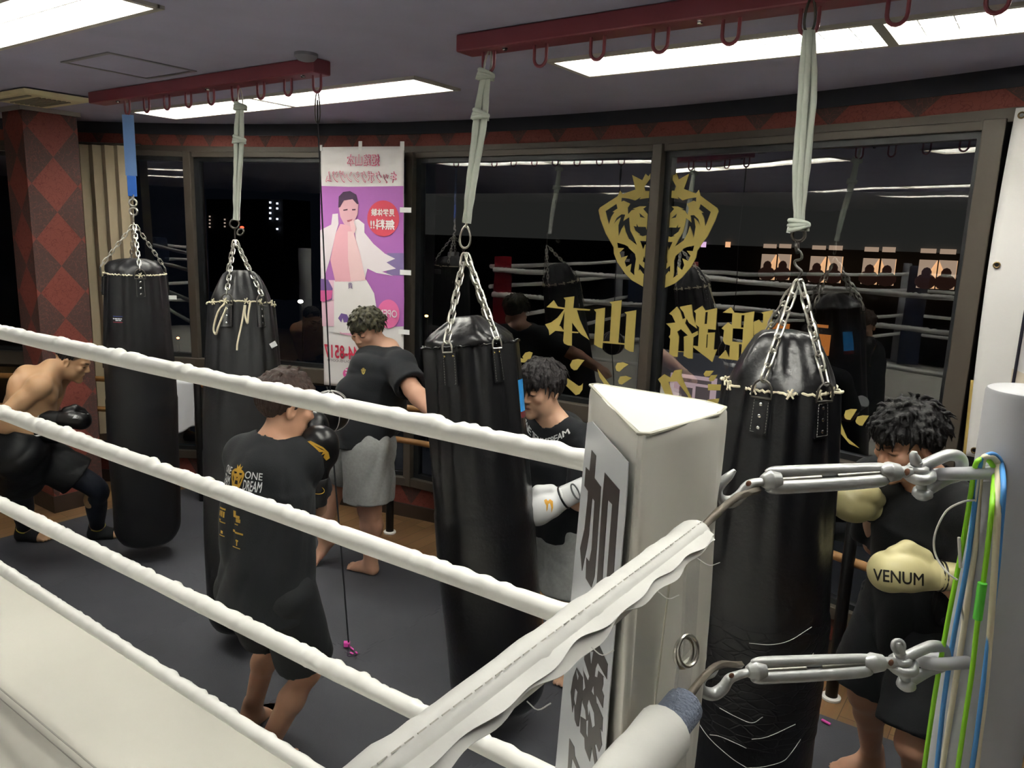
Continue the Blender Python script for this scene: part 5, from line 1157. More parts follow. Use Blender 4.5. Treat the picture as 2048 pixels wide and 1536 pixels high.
def head_sdf(S, hc, hf, hu=(0, 0, 1), sc=1., fat=0., mouth=0.):
    r, f, u = frame(hf, hu); P = lambda x, y, z: hc+(r*x+f*y+u*z)*sc
    fr = (r, f, u)
    S.ell(P(0, -.012, .035), np.array([.076, .094, .084])*sc, fr, .01)
    S.ell(P(0, .028, -.042), np.array([.060+fat*.5, .062, .074])*sc, fr, .03)
    for s in (-1, 1):
        S.ell(P(s*.046, .018, -.060), np.array([.022+fat, .036, .032+fat*.3])*sc, fr, .03)
        S.ell(P(s*.043, .062, -.016), np.array([.023+fat*.4, .020, .018])*sc, fr, .02)
        S.cap(P(s*.010, .084, .026), P(s*.044, .070, .026), .011*sc, .009*sc, .014)
    S.ell(P(0, .076, -.096), np.array([.021+fat*.3, .020, .019])*sc, fr, .022)
    if fat > .004: S.ell(P(0, .045, -.104), np.array([.04, .035, .02])*sc, fr, .03)
    for s in (-1, 1): S.ell(P(s*.030, .096, .006), np.array([.017, .014, .011])*sc, fr, .010, sub=True)
    for s in (-1, 1): S.ell(P(s*.031, .0735, .005), np.array([.0150, .0135, .0110])*sc, fr, .002)
    for s in (-1, 1): S.cap(P(s*.018, .0865, .0125), P(s*.045, .077, .0115), .0035*sc, .0035*sc, .004)
    S.cap(P(0, .083, .016), P(0, .102, -.021), .0075*sc, .0115*sc, .010)
    for s in (-1, 1): S.ell(P(s*.012, .092, -.027), np.array([.0085, .010, .0075])*sc, fr, .007)
    for s in (-1, 1): S.ell(P(s*.0065, .099, -.0345), np.array([.0035, .004, .003])*sc, fr, .002, sub=True)
    S.cap(P(-.017, .0835, -.0555), P(.017, .0835, -.0555), .0065*sc, k=.006); S.cap(P(0, .088, -.055), P(0, .088, -.055), .0065*sc, k=.006)
    S.cap(P(-.014, .083, -.068-mouth), P(.014, .083, -.068-mouth), .0075*sc, k=.006)
    S.cap(P(-.020, .094, -.0615-mouth*.5), P(.020, .094, -.0615-mouth*.5), .0022*sc+mouth*.5, k=.003, sub=True)
    for s in (-1, 1):
        S.ell(P(s*.077, -.012, -.004), np.array([.011, .019, .031])*sc, fr, .006); S.ell(P(s*.0865, -.008, -.002), np.array([.007, .010, .019])*sc, fr, .004, sub=True)
    return P, fr
def face_tone(V, cols, hc, fr, sc, lip, brow, stub=0., buzz=None):
    L = (V-hc) @ np.array(fr).T/sc; x, y, z = np.abs(L[:, 0]), L[:, 1], L[:, 2]
    def mixc(m, c): cols[:, :3] = cols[:, :3]*(1-m[:, None])+np.array(lin(c)[:3])*m[:, None]
    front = y > .05
    mixc(np.clip(1.3-(((x-.028)/.020)**2+((z-.0265-.12*(x-.02))/.0050)**2), 0, 1)*front*.85, brow)
    mixc(np.clip(1.5-(((x-.031)/.0155)**2+((z-.0035)/.0042)**2), 0, 1)*front*.9, '#1d1512')
    mixc(np.clip(1.3-((x/.019)**2+((z+.0612)/.0125)**2), 0, 1)*(y > .07)*.55, lip)
    mixc(np.clip(1.2-((x/.016)**2+((z+.0612)/.0022)**2), 0, 1)*(y > .06)*.7, '#4a2420')
    mixc(np.clip(1-(((x-.045)/.02)**2+((z+.025)/.02)**2), 0, 1)*front*.25, '#c77f66')
    if stub: mixc(np.clip(1-((x/.016)**2+((z+.092)/.014)**2), 0, 1)*(y > .06)*stub, '#2b1f1b')
    if buzz is not None: mixc(np.clip((z-(.02+.9*np.maximum(0, y-.02)))/.012, 0, 1)*buzz, '#2a2422')
    return cols
def foot_sdf(S, ank, d, flat=True, pitch=0., h=.0):
    d = nrm(V3(d[0], d[1], 0)); dd = nrm(d*cos(pitch)+V3(0, 0, -sin(pitch))); up = nrm(V3(0, 0, 1)*cos(pitch)+d*sin(pitch)); s = np.cross(dd, up)
    P = lambda a, b, c: ank+dd*a+s*b+up*c
    S.cap(P(-.01, 0, .03), P(-.022, 0, -.042), .033, .033, .03)
    S.cap(P(.0, 0, -.015), P(.085, .004, -.052), .036, .026, .03); S.cap(P(-.02, 0, -.05), P(.10, .022, -.06), .027, .022, .03); S.cap(P(-.02, 0, -.05), P(.11, -.020, -.060), .027, .022, .03)
    return P
def toes_sdf(S, P, side):
    for i, (o, L, r_) in enumerate(((-.032, .168, .0125), (-.012, .170, .0095), (.005, .163, .009), (.021, .154, .0085), (.035, .143, .008))):
        o = o*side; S.cap(P(.105, o*.9, -.062), P(L-.015, o*1.05, -.066), r_*1.05, r_, .008); S.cap(P(L-.015, o*1.05, -.066), P(L, o*1.07, -.070), r_, r_*.9, .004)
def fist_sdf(S, w, d, up, q=1.):
    d = nrm(d); s = nrm(np.cross(d, up)); u = np.cross(s, d); P = lambda a, b, c: w+(d*a+s*b+u*c)*q
    cap0 = S.cap; S = type('Q', (), dict(cap=staticmethod(lambda a, b, ra, rb=None, k=.02: cap0(a, b, ra*q, None if rb is None else rb*q, k*q)), ell=staticmethod(lambda c, r, fr=None, k=.02, e=S.ell: e(c, np.array(r)*q, fr, k*q))))
    S.cap(P(.0, 0, 0), P(.07, 0, 0), .027, .030, .02); S.ell(P(.055, 0, 0), (.045, .042, .024), (d, s, u), .02)
    for i, o in enumerate((-.031, -.010, .011, .031)):
        L = (.0, .006, .003, -.006)[i]; S.cap(P(.092, o, .008), P(.115+L, o, -.006), .0105, .0098, .006); S.cap(P(.115+L, o, -.006), P(.100+L, o, -.030), .0098, .0092, .005); S.cap(P(.1+L, o, -.030), P(.080, o*.95, -.030), .0092, .0085, .005)
    S.cap(P(.03, -.034, -.006), P(.070, -.044, -.022), .014, .0115, .012); S.cap(P(.070, -.044, -.022), P(.095, -.022, -.040), .0115, .0095, .006)

def body(root, J, b, skin, mat, face, barefeet=(True, True), hands=(False, False), torso=True, muscle=0.):
    fr_t = J['fr']; side, dep = fr_t; sc = face.get('sc', 1.)
    pts = [J[k] for k in ('pel', 'neck', 'head', 'sL', 'sR', 'eL', 'eR', 'wL', 'wR', 'hL', 'hR', 'kL', 'kR', 'aL', 'aR')]
    lo, hi = bbox(*pts, pad=.22); lo[2] = min(lo[2], -.02)
    hc = J['head']; S = SDF(lo, hi, .0085, (hc-.125, hc+.125), .0036)
    up = nrm(J['neck']-J['pel']); pel, neck = J['pel'], J['neck']; mid = pel+(neck-pel)*.38; ch = pel+(neck-pel)*.70; bow = J.get('bow', V3(0, 0, 0))
    mid = mid+bow; ch = ch+bow*.8
    TF = (side, dep, up)
    S.ell(pel, (.158*b, .118*b, .13), TF, .03); S.ell(mid, (.142*b, .108*b+J.get('belly', 0), .17), TF, .06); S.ell(ch, (.166*b, .118*b, .17), TF, .05)
    S.ell(neck-up*.05, (.12*b, .075*b, .06), TF, .05)
    for k in 'LR':
        s, e, w, h, kn, a = (J[q+k] for q in ('s', 'e', 'w', 'h', 'k', 'a'))
        S.cap(neck+up*.03, s+up*.012, .046*b, .048*b, .05); S.ell(s, (.062*b,)*3, None, .04)
        S.cap(s, e, .052*b, .042*b, .03); m_ = e+(w-e)*.28; S.cap(e, m_, .042*b, .044*b, .02); S.cap(m_, w, .044*b, .029*b, .02)
        S.cap(h, kn, .088*b, .056*b, .05); m_ = kn+(a-kn)*.3; bk = nrm(np.cross(np.cross(a-kn, dep), a-kn)); m2 = m_-bk*.012
        S.cap(kn, m2, .054*b, .055*b, .03); S.cap(m2, a, .055*b, .036, .03); S.ell(kn+bk*.012, (.042*b,)*3, None, .02)
        S.ell(h-dep*.05, (.09*b,)*3, None, .05)
    S.cap(neck-up*.02, hc-nrm(hc-neck)*.02, .060*(1+.5*(b-1)), .056*(1+.6*(b-1)), .025)
    if muscle:
        for s_ in (-1, 1):
            S.ell(ch+dep*.085+side*s_*.075+up*.03, (.08, .04, .062), TF, .02); S.cap(neck-up*.0+side*s_*.03+dep*.03, J['sR' if s_ > 0 else 'sL']+dep*.025, .017, .016, .015)
            S.ell(ch-dep*.07+side*s_*.10+up*.01, (.06, .05, .12), TF, .03); S.cap(neck+side*s_*.022+dep*.045-up*.02, hc+np.array(frame(J['hf'])[0])*s_*.046-np.array(frame(J['hf'])[2])*.055, .013, .014, .012)
            S.cap(J['sR' if s_ > 0 else 'sL']+(J['eR' if s_ > 0 else 'eL']-J['sR' if s_ > 0 else 'sL'])*.35, J['sR' if s_ > 0 else 'sL']+(J['eR' if s_ > 0 else 'eL']-J['sR' if s_ > 0 else 'sL'])*.7, .05, .044, .02)
    P, fr = head_sdf(S, hc, J['hf'], J.get('hu', (0, 0, 1)), sc, face.get('fat', 0), face.get('mouth', 0))
    for i, k in enumerate('LR'):
        fp = foot_sdf(S, J['a'+k], J['f'+k], pitch=J.get('p'+k, 0.)); toes_sdf(S, fp, -1 if k == 'L' else 1)
        fist_sdf(S, J['w'+k], J.get('g'+k, J['w'+k]-J['e'+k]), J.get('n'+k, V3(0, 0, 1)), .60 if 'g'+k in J else 1.)
    V, F = S.mesh(1)
    V[:, 2] = np.maximum(V[:, 2], .021)
    cols = np.ones((len(V), 4), np.float32); cols[:, :3] = lin(skin)[:3]
    n_ = np.sin(V[:, 0]*37)*np.sin(V[:, 1]*41)*np.sin(V[:, 2]*33); cols[:, :3] *= (1+.05*n_)[:, None]
    for k in 'LR':
        for q, rr_ in (('k', .07), ('e', .05)): m = np.exp(-(np.linalg.norm(V-J[q+k], axis=1)/rr_)**2)*.25; cols[:, :3] = cols[:, :3]*(1-m[:, None])+np.array(lin('#b5755d')[:3])*m[:, None]
    cols = face_tone(V, cols, hc, fr, sc, face.get('lip', '#a8584e'), face.get('brow', '#1c1613'), face.get('stub', 0), face.get('buzz'))
    obj('body', (V, F), mat, root, smooth=180, cols=cols); return P, fr

def hair(root, hc, hf, sc, col, seed, length, fringe, n=260, hu=(0, 0, 1), back=.06, lift=.0, col2=None, wild=.0, front_z=.04, temple=.0, vol=.010, ridge=.0022):
    r, f, u = frame(hf, hu); P = lambda x, y, z: hc+(r*x+f*y+u*z)*sc; rs = np.random.default_rng(seed)
    S = SDF(hc-.16, hc+.17, .0034); fr = (r, f, u)
    S.ell(P(0, -.014, .036), np.array([.075+vol, .093+vol, .084+vol])*sc, fr, .004)
    x, y, z = S.xyz((slice(None),)*3); Ly = ((x-hc[0])*f[0]+(y-hc[1])*f[1]+(z-hc[2])*f[2])/sc; Lz = ((x-hc[0])*u[0]+(y-hc[1])*u[1]+(z-hc[2])*u[2])/sc; Lx = ((x-hc[0])*r[0]+(y-hc[1])*r[1]+(z-hc[2])*r[2])/sc
    az = np.arctan2(Lx, Ly+.04); tw = .6*np.sin(3*az+seed)+wild*1.6*np.sin(45*Lz+5*az+seed)
    far = np.clip(np.sqrt(Lx**2+(Ly+.04)**2)/.06, 0, 1)
    S.F = S.F+(ridge*far*(np.sin(az*26+tw*2)+.6*np.sin(az*47+tw*3+1))+wild*.004*np.sin(60*Lx+seed)*np.sin(55*Ly)*np.sin(50*Lz+az*3)).astype(np.float32)
    jag = .006*np.sin(az*17+seed)+.004*np.sin(az*31)
    lim = np.where(Ly > .030, front_z+jag+temple*np.clip((np.abs(Lx)-.03)/.03, 0, 1), np.where(Ly > -.030, -.012+jag*.5+(front_z+.012)*np.clip((Ly+.030)/.060, 0, 1)**1.6, -back+jag*.5+(back-.012)*np.clip((Ly+.085)/.055, 0, 1)))
    S.F = np.maximum(S.F, ((lim-Lz)*sc*.8).astype(np.float32))
    crown = V3(.01, -.045, .12); R_ = V3(.075+vol, .093+vol, .084+vol)
    for i in range(n):
        th = rs.uniform(0, 2*pi); ph_ = rs.uniform(.02, 1.)**.7*1.5
        d = V3(sin(th)*sin(ph_), cos(th)*sin(ph_), cos(ph_)); p = V3(0, -.014, .036)+d*R_*.97
        fr_ = d[1] > .30; lo_ = front_z+.018 if fr_ else (.0 if abs(d[0]) > .6 and d[1] > -.3 else -back+.03)
        if p[2] < lo_: continue
        t = p-crown; t = t-d*(t @ d); t = nrm(nrm(t)+rs.normal(size=3)*(.18+wild)); L = length*rs.uniform(.6, 1.1)*(fringe if fr_ else 1)
        q = p+t*L*.5+d*(.0015+lift+wild*.006*rs.uniform(0, 1)); e = p+t*L+d*(-.002+lift*.5+wild*.010*rs.uniform(-.5, 1))+V3(0, 0, -L*.22)
        w = rs.uniform(.0036, .0062)*sc; S.cap(P(*p), P(*q), w, w, .007); S.cap(P(*q), P(*e), w, w*.3, .006)
    V, F = S.mesh(0)
    m = M('hair_'+col.lstrip('#'), col, .5, spec=.3, bump=(150, .4), var=(45, .35), tint=col2)
    obj('hair', (V, F), m, root, smooth=180)

def tshirt(root, J, b, mat, seed, hem, sleeve=.72, loose=.018, hemr=(.19, .145), belly=0., nk=.074, amp=.006, hem_n=None):
    side, dep = J['fr']; pel, neck = J['pel'], J['neck']; up = nrm(neck-pel); TF = (side, dep, up); bow = J.get('bow', V3(0, 0, 0))
    lo, hi = bbox(pel, neck, J['sL'], J['sR'], J['eL'], J['eR'], pad=.24); S = SDF(lo, hi, .0085); o = loose
    mid = pel+(neck-pel)*.38+bow; ch = pel+(neck-pel)*.70+bow*.8
    S.ell(ch, (.172*b+o, .122*b+o, .185), TF, .03); S.ell(mid, (.15*b+o, .114*b+o+belly, .20), TF, .05)
    S.ell(neck-up*.045, (.125*b+o*.5, .08*b+o*.4, .065), TF, .04)
    S.ecyl(pel-up*hem, ch, hemr, (.165*b+o, .118*b+o), (side, dep), .04)
    for k in 'LR':
        s, e = J['s'+k], J['e'+k]; S.cap(neck+up*.015, s+up*.014, .05*b, .056*b+o*.4, .05); S.ell(s, (.066*b+o*.7,)*3, None, .03)
        E = s+(e-s)*sleeve; S.cap(s, E, .062*b+o*.7, .070*b+o*.75, .03)
    S.warp(folds(seed, amp, 15.)); 
    x, y, z = S.xyz((slice(None),)*3)
    for k in 'LR':
        s, e = J['s'+k], J['e'+k]; d = nrm(e-s); E = s+(e-s)*sleeve
        near = np.sqrt((x-E[0])**2+(y-E[1])**2+(z-E[2])**2)
        tor = np.minimum(9., ((x-ch[0])*side[0]+(y-ch[1])*side[1]+(z-ch[2])*side[2]))
        cutd = (x-E[0])*d[0]+(y-E[1])*d[1]+(z-E[2])*d[2]
        sg = 1 if k == 'R' else -1
        lat = sg*((x-s[0])*side[0]+(y-s[1])*side[1]+(z-s[2])*side[2])
        dline = np.sqrt(np.maximum(0, (x-E[0])**2+(y-E[1])**2+(z-E[2])**2-cutd**2))
        S.F = np.where((dline < .10*b+o) & (cutd > 0) & (cutd < .16), np.maximum(S.F, cutd), S.F).astype(np.float32)
        S.cap(E-d*.010, E+d*.06, .050*b+o*.4, .050*b+o*.4, .004, sub=True)
    S.cap(neck+up*.005, neck+up*.12+dep*.02, nk, nk+.02, .006, sub=True)
    S.cut(pel-up*hem, -(hem_n if hem_n is not None else up))
    V, F = S.mesh(1); o_ = obj('t_shirt', (V, F), mat, root, smooth=180); return V, F, o_
def shorts(root, J, b, mat, seed, frac=.82, r0=.115, r1=.115, top=.10, loose=.012, amp=.005, name='shorts', slit=False, hemcut=None):
    side, dep = J['fr']; pel = J['pel']; up = nrm(J['neck']-pel); TF = (side, dep, up)
    lo, hi = bbox(pel, J['kL'], J['kR'], pad=.24); S = SDF(lo, hi, .0085)
    S.ell(pel+up*.01, (.165*b+loose, .125*b+loose, .16), TF, .03)
    for k in 'LR':
        h, kn = J['h'+k], J['k'+k]; E = h+(kn-h)*(frac+.1); S.cap(h, E, r0*b, r1*b, .03); S.ell(h-dep*.045, (.092*b,)*3, None, .04)
    S.warp(folds(seed, amp, 17.)); x, y, z = S.xyz((slice(None),)*3)
    for k in 'LR':
        h, kn = J['h'+k], J['k'+k]; d = nrm(kn-h) if hemcut is None else nrm(nrm(kn-h)*.5+V3(0, 0, -1)*.5); E = h+(kn-h)*frac; c = (x-E[0])*d[0]+(y-E[1])*d[1]+(z-E[2])*d[2]
        dl = np.sqrt(np.maximum(0, (x-E[0])**2+(y-E[1])**2+(z-E[2])**2-c**2)); S.F = np.where((dl < r1*b+.05) & (c > 0), np.maximum(S.F, c), S.F).astype(np.float32)
        S.cap(E-d*.012, E+d*.06, .075*b, .075*b, .004, sub=True)
    S.cut(pel+up*top, up)
    V, F = S.mesh(1); return V, F, obj(name, (V, F), mat, root, smooth=180)
def glove(root, w, d, thumb, mat, cuffmat, name='boxing_glove', sc=1., cuff=True):
    """w wrist, d direction wrist to knuckles, thumb: side the thumb sits on"""
    d = nrm(d); t = nrm(thumb-d*(thumb @ d)); n = np.cross(d, t); P = lambda a, b_, c: w+(d*a+t*b_+n*c)*sc; fr = (d, t, n)
    S = SDF(w-.22*sc, w+.26*sc, .0062)
    S.cap(P(.0, 0, 0), P(.06, 0, 0), .046*sc, .056*sc, .03); S.ell(P(.095, 0, .004), np.array([.078, .060, .056])*sc, fr, .02); S.ell(P(.135, -.004, -.008), np.array([.056, .060, .060])*sc, fr, .025)
    S.ell(P(.10, -.0, -.05), np.array([.06, .05, .03])*sc, fr, .03)
    S.cap(P(.035, .050, -.012), P(.085, .068, -.020), .026*sc, .027*sc, .012); S.cap(P(.085, .068, -.020), P(.128, .052, -.030), .027*sc, .022*sc, .010)
    S.cap(P(.10, .06, .012), P(.16, .045, -.005), .006*sc, .006*sc, .006, sub=True)
    S.cut(P(-.012, 0, 0), -d)
    V, F = S.mesh(1); o = obj(name, (V, F), mat, root, smooth=180)
    g = G(); X, Y = t, n; prof = [(.040, -.105), (.0425, -.10), (.0435, -.06), (.045, -.018), (.0465, -.004), (.043, .0)]
    g.lathe([(r_*sc, z*sc) for r_, z in prof], w, d, 28, fn=lambda r_, z, th: r_*(1+.05*np.cos(2*th))); obj('cuff', g, cuffmat, o, smooth=50)
    return (V, F), o, P
def fine2d(P, F, L=.009):
    bm = bmesh.new(); vs = [bm.verts.new((x, y, 0)) for x, y in P]
    for f in F:
        try: bm.faces.new([vs[i] for i in f])
        except ValueError: pass
    bmesh.ops.triangulate(bm, faces=bm.faces)
    for _ in range(4):
        E_ = [e for e in bm.edges if e.calc_length() > L]
        if not E_: break
        bmesh.ops.subdivide_edges(bm, edges=E_, cuts=1); bmesh.ops.triangulate(bm, faces=bm.faces)
    bm.verts.index_update(); A = [(v.co.x, v.co.y) for v in bm.verts]; T = [[v.index for v in f.verts] for f in bm.faces]; bm.free(); return A, T
def stick(root, name, mesh, s, c, right, upv, nrmv, w, h, mat, bold=0., mirror=False, shapes=None, off=.0018):
    """text or polygons laid on a curved surface: projected along -nrmv onto the mesh"""
    V, F = mesh; bv = BVHTree.FromPolygons([Vector(v) for v in V], F); g = G(); nv = nrm(nrmv)
    def mp(x, y):
        p = c+right*x+upv*y; hit = bv.ray_cast(Vector(p+nv*.25), Vector(-nv))
        return (np.array(hit[0])+nv*off) if hit[0] is not None else p
    if shapes is None:
        TV, TF = text_mesh(s, 1., bold, mirror); lo, hi = TV.min(0), TV.max(0); TV = TV-(lo+hi)/2; S_ = hi-lo; sx = w/S_[0]; sy = h/S_[1] if h else sx
        A, T = fine2d([(x*sx, y*sy) for x, y in TV], TF); g.add([mp(x, y) for x, y in A], T)
    else:
        for lp in shapes:
            tri = tessellate_polygon([[Vector((x, y, 0)) for x, y in l] for l in lp]); A, T = fine2d([q for l in lp for q in l], tri); g.add([mp(*q) for q in A], T)
    return obj(name, g, mat, root, smooth=0)
SK = skin_mat('skin', '#c49a80')
TEE = M('black_cotton', '#101318', .85, sheen=.03, bump=(220, .12)); TEE2 = M('navy_black_cotton', '#0f1218', .85, sheen=.04, bump=(220, .12))
GRAYS = M('grey_jersey', '#989a99', .9, bump=(240, .15), var=(60, .08)); BLKS = M('black_shorts', '#0c0f14', .75, sheen=.02, bump=(160, .1))
def LR(J, c, f, sw, hw, drop=.05, tw=0.):
    f = nrm(V3(f[0], f[1], 0)); r = V3(f[1], -f[0], 0); rs_ = r*cos(tw)+f*sin(tw)
    J['fr'] = (r, f)
    J['sR'] = J['neck']+rs_*sw-V3(0, 0, drop); J['sL'] = J['neck']-rs_*sw-V3(0, 0, drop); J['hR'] = J['pel']+r*hw-V3(0, 0, .03); J['hL'] = J['pel']-r*hw-V3(0, 0, .03); return r, f
CRESTP = lambda s: [[[(s*x, s*y) for x, y in ((0, .95), (.12, .72), (.3, .86), (.24, .62), (.42, .58), (.62, .42), (.62, .25), (.34, -.6), (0, -.95), (-.34, -.6), (-.62, .25), (-.62, .42), (-.42, .58), (-.24, .62), (-.3, .86), (-.12, .72))],
   [(s*x, s*y) for x, y in ((.12, .40), (.42, .42), (.36, .28), (.16, .30))], [(s*x, s*y) for x, y in ((-.12, .40), (-.16, .30), (-.36, .28), (-.42, .42))], [(s*x, s*y) for x, y in ((.46, .2), (.40, -.1), (.24, -.3), (.34, .05))], [(s*x, s*y) for x, y in ((-.46, .2), (-.34, .05), (-.24, -.3), (-.40, -.1))],
   [(s*x, s*y) for x, y in ((-.12, -.1), (.12, -.1), (.16, -.34), (-.16, -.34))], [(s*x, s*y) for x, y in ((-.08, .12), (.08, .12), (0, 0))]]]
GOLDP = M('gold_print', '#b98f2c', .6); WPR = M('white_print', '#d9dadb', .7)

# --- fighter in the foreground, back to the camera
J = dict(pel=V3(-2.12, 1.565, .87), neck=V3(-2.125, 1.615, 1.355), head=V3(-2.125, 1.665, 1.49))
r, f = LR(J, None, (-.24, .97), .140, .085, drop=.055)
J.update(sR=J['neck']+r*.088+f*.045-V3(0, 0, .05), sL=J['neck']-r*.122-V3(0, 0, .055), hf=V3(.25, .93, -.28), kR=V3(-2.08, 1.70, .475), kL=V3(-2.34, 1.74, .50), aR=V3(-2.24, 1.60, .09), aL=V3(-2.53, 1.775, .09), fR=(.15, .9), fL=(-.35, .9), pL=.25,
         eR=V3(-2.135, 1.80, 1.08), wR=V3(-2.04, 1.72, 1.24), eL=V3(-2.36, 1.70, 1.09), wL=V3(-2.19, 1.80, 1.265), gR=V3(.02, .02, .97), nR=V3(0, -1, 0), gL=V3(.25, .1, .95), nL=V3(0, -1, 0), bow=-f*.03)
root = empty('person', (J['pel'][0], J['pel'][1], 0), 'person in a black printed t-shirt seen from behind, gloves raised at the ball', 'person')
body(root, J, .84, '#bd9176', SK, dict(brow='#2a1c16'))
hair(root, J['head'], J['hf'], 1., '#2c211d', 4, .035, .8, back=.075, col2='#43302a', n=260, vol=.011, wild=.12)
tee = tshirt(root, J, .84, TEE, 3, hem=.11, loose=.013, hemr=(.168, .165), sleeve=.68, nk=.060, amp=.011)
shorts(root, J, .86, BLKS, 4, frac=.80, r0=.118, r1=.125)
bk = nrm(-f+V3(0, 0, .15)); rr = nrm(np.cross(V3(0, 0, 1), bk)); uu = np.cross(bk, rr)
c = onP(487, 955, V3(-2.18, 1.47, 1.2), bk)
stick(root, 'lettering', tee[:2], 'ONE', c-rr*.060+uu*.020, rr, uu, bk, .048, .024, WPR, .01); stick(root, 'lettering', tee[:2], 'TEAM', c-rr*.060-uu*.014, rr, uu, bk, .050, .034, WPR, .02)
stick(root, 'lettering', tee[:2], 'ONE', c+rr*.068+uu*.020, rr, uu, bk, .066, .024, WPR, .01); stick(root, 'lettering', tee[:2], 'DREAM', c+rr*.068-uu*.014, rr, uu, bk, .068, .034, WPR, .02)
stick(root, 'crest', tee[:2], '', c, rr, uu, bk, 0, 0, GOLDP, shapes=CRESTP(.052))
def blob(x, y, w, h): return [[(x-w/2, y-h/2), (x+w/2, y-h/2), (x+w/2, y+h/2), (x-w/2, y+h/2)]]
sp = []
for x, y, w, h in ((-.05, .075, .036, .006), (-.062, .058, .008, .018), (-.051, .058, .009, .02), (-.039, .057, .009, .02), (.014, .070, .014, .022), (.03, .062, .018, .010), (.032, .050, .022, .012), (.024, .036, .018, .004), (-.045, .030, .035, .004), (-.06, .036, .010, .006), (.012, .012, .012, .008), (.038, .008, .040, .006), (-.045, -.004, .012, .010), (-.045, -.016, .032, .003), (.03, -.018, .014, .006), (.03, -.028, .006, .014), (.028, -.042, .04, .003)): sp.append(blob(x, y, w, h))
for q in sp: stick(root, 'sponsor_print', tee[:2], '', onP(487, 1060, V3(-2.18, 1.47, 1.03), bk), rr, uu, bk, 0, 0, GOLDP, shapes=[q])
BG = M('black_glove', '#121214', .33, spec=.55, bump=(30, .08)); BCUFF = M('black_cuff', '#19191c', .5, bump=(60, .1))
gm, go, P = glove(root, J['wR'], V3(.02, .02, .97), V3(-.85, .4, 0), BG, BCUFF, sc=.98)
cdir = nrm(EYE-P(.08, 0, 0)); gr = nrm(np.cross(V3(0, 0, 1), cdir)); gu = np.cross(cdir, gr)
def arcshape(r0, r1, a0, a1, sx=1., sy=1., n=16): return [[(sx*r1*cos(t), sy*r1*sin(t)) for t in np.linspace(a0, a1, n)]+[(sx*r0*cos(t), sy*r0*sin(t)) for t in np.linspace(a1, a0, n)]]
LOGO = [[[(-.042, .034), (-.030, .036), (.012, .012), (.030, -.006), (.034, -.026), (.022, -.034), (.012, -.022), (.018, -.010), (.004, -.016), (.012, -.004), (-.006, -.004), (-.034, .026)], [(-.020, .022), (.006, .004), (.018, .0), (.010, .006)]]]
stick(go, 'logo', gm, '', P(.095, 0, 0)+gr*.012, gr, gu, cdir, 0, 0, GOLDP, shapes=LOGO)
g = G(); cc = J['wR']-nrm(V3(.02, .02, .97))*.045; S_ = []
for a in np.linspace(0, 2*pi, 25)[:-1]: S_.append(cc+gr*.030*cos(a)+gu*(.016*sin(a)-.008*cos(a))+cdir*(.049-.012*cos(a)**2))
g.tube(S_, .0012, 5, closed=True); obj('cuff_logo', g, GOLDP, go)
gm2, go2, P2_ = glove(root, J['wL'], V3(.25, .1, .95), V3(.9, .2, 0), BG, BCUFF, sc=.98)

# --- shirtless fighter at the far left
J = dict(pel=V3(-4.87, 1.906, .765), neck=V3(-4.845, 2.075, 1.20), head=V3(-4.835, 2.205, 1.255))
r, f = LR(J, None, (.55, .84), .18, .09, drop=.05, tw=-.15)
J.update(hf=V3(.62, .66, -.42), kL=V3(-4.79, 2.265, .44), kR=V3(-5.10, 1.96, .42), aL=V3(-4.985, 2.35, .10), aR=V3(-5.31, 2.04, .10), fL=(.6, .8), fR=(.7, .5),
         eR=V3(-4.79, 1.735, .955), wR=V3(-4.80, 1.935, .872), eL=V3(-4.962, 2.072, .87), wL=V3(-4.726, 2.053, .945), gL=V3(.55, .75, -.15), gR=V3(.4, .9, -.25), bow=-f*.05)
root = empty('person', (J['pel'][0], J['pel'][1], 0), 'shirtless person in black shorts and leggings crouching by the far left bag', 'person')
body(root, J, .96, '#c19a76', SK, dict(brow='#1c1613', buzz=.85), muscle=1)
hair(root, J['head'], J['hf'], .97, '#1b1716', 9, .018, .5, n=120, front_z=.075, back=-.02, temple=.02, vol=.006)
shorts(root, J, .98, M('satin_shorts', '#0e1014', .55, spec=.4, bump=(30, .2)), 6, frac=.72, r0=.112, r1=.130, amp=.012)
LEG = M('navy_leggings', '#161d2c', .6, bump=(120, .1))
for k in 'LR':
    kn, a, h = J['k'+k], J['a'+k], J['h'+k]; g = G(); P_ = smooth_path([h+(kn-h)*.45, kn, kn+(a-kn)*.3, kn+(a-kn)*.7, a+(kn-a)*.03], 6); g.tube(P_, np.interp(np.linspace(0, 1, len(P_)), [0, .28, .45, .6, .85, 1], [.077, .066, .063, .065, .048, .045]), 24); lo_ = obj('legging', g, LEG, root, smooth=180)
    d_ = nrm(a-kn); g = G(); ring(g, a-d_*.012, d_, .0455, .0045); obj('ankle_band', g, M('yellow_trim', '#b3a13a', .6), lo_)
for k in 'LR':
    S = SDF(J['a'+k]-.14, J['a'+k]+V3(.24, .24, .12), .006); foot_sdf(S, J['a'+k], J['f'+k]); S.F = S.F-.005; S.cut(J['a'+k]+V3(0, 0, .035), V3(0, 0, 1)); S.cut(J['a'+k]+nrm(V3(J['f'+k][0], J['f'+k][1], 0))*.10, V3(J['f'+k][0], J['f'+k][1], 0))
    V_, F_ = S.mesh(1); V_[:, 2] = np.maximum(V_[:, 2], .0205); obj('ankle_support', (V_, F_), M('black_support', '#14161b', .8), root, smooth=180)
WRAP = M('white_wrap', '#cfcac4', .8)
gm, go, P = glove(root, J['wL'], V3(.55, .75, -.15), V3(.2, 0, .9), BG, BCUFF, sc=.92); cdir = nrm(EYE-P(.1, 0, 0)); gr = nrm(np.cross(V3(0, 0, 1), cdir)); gu = np.cross(cdir, gr)
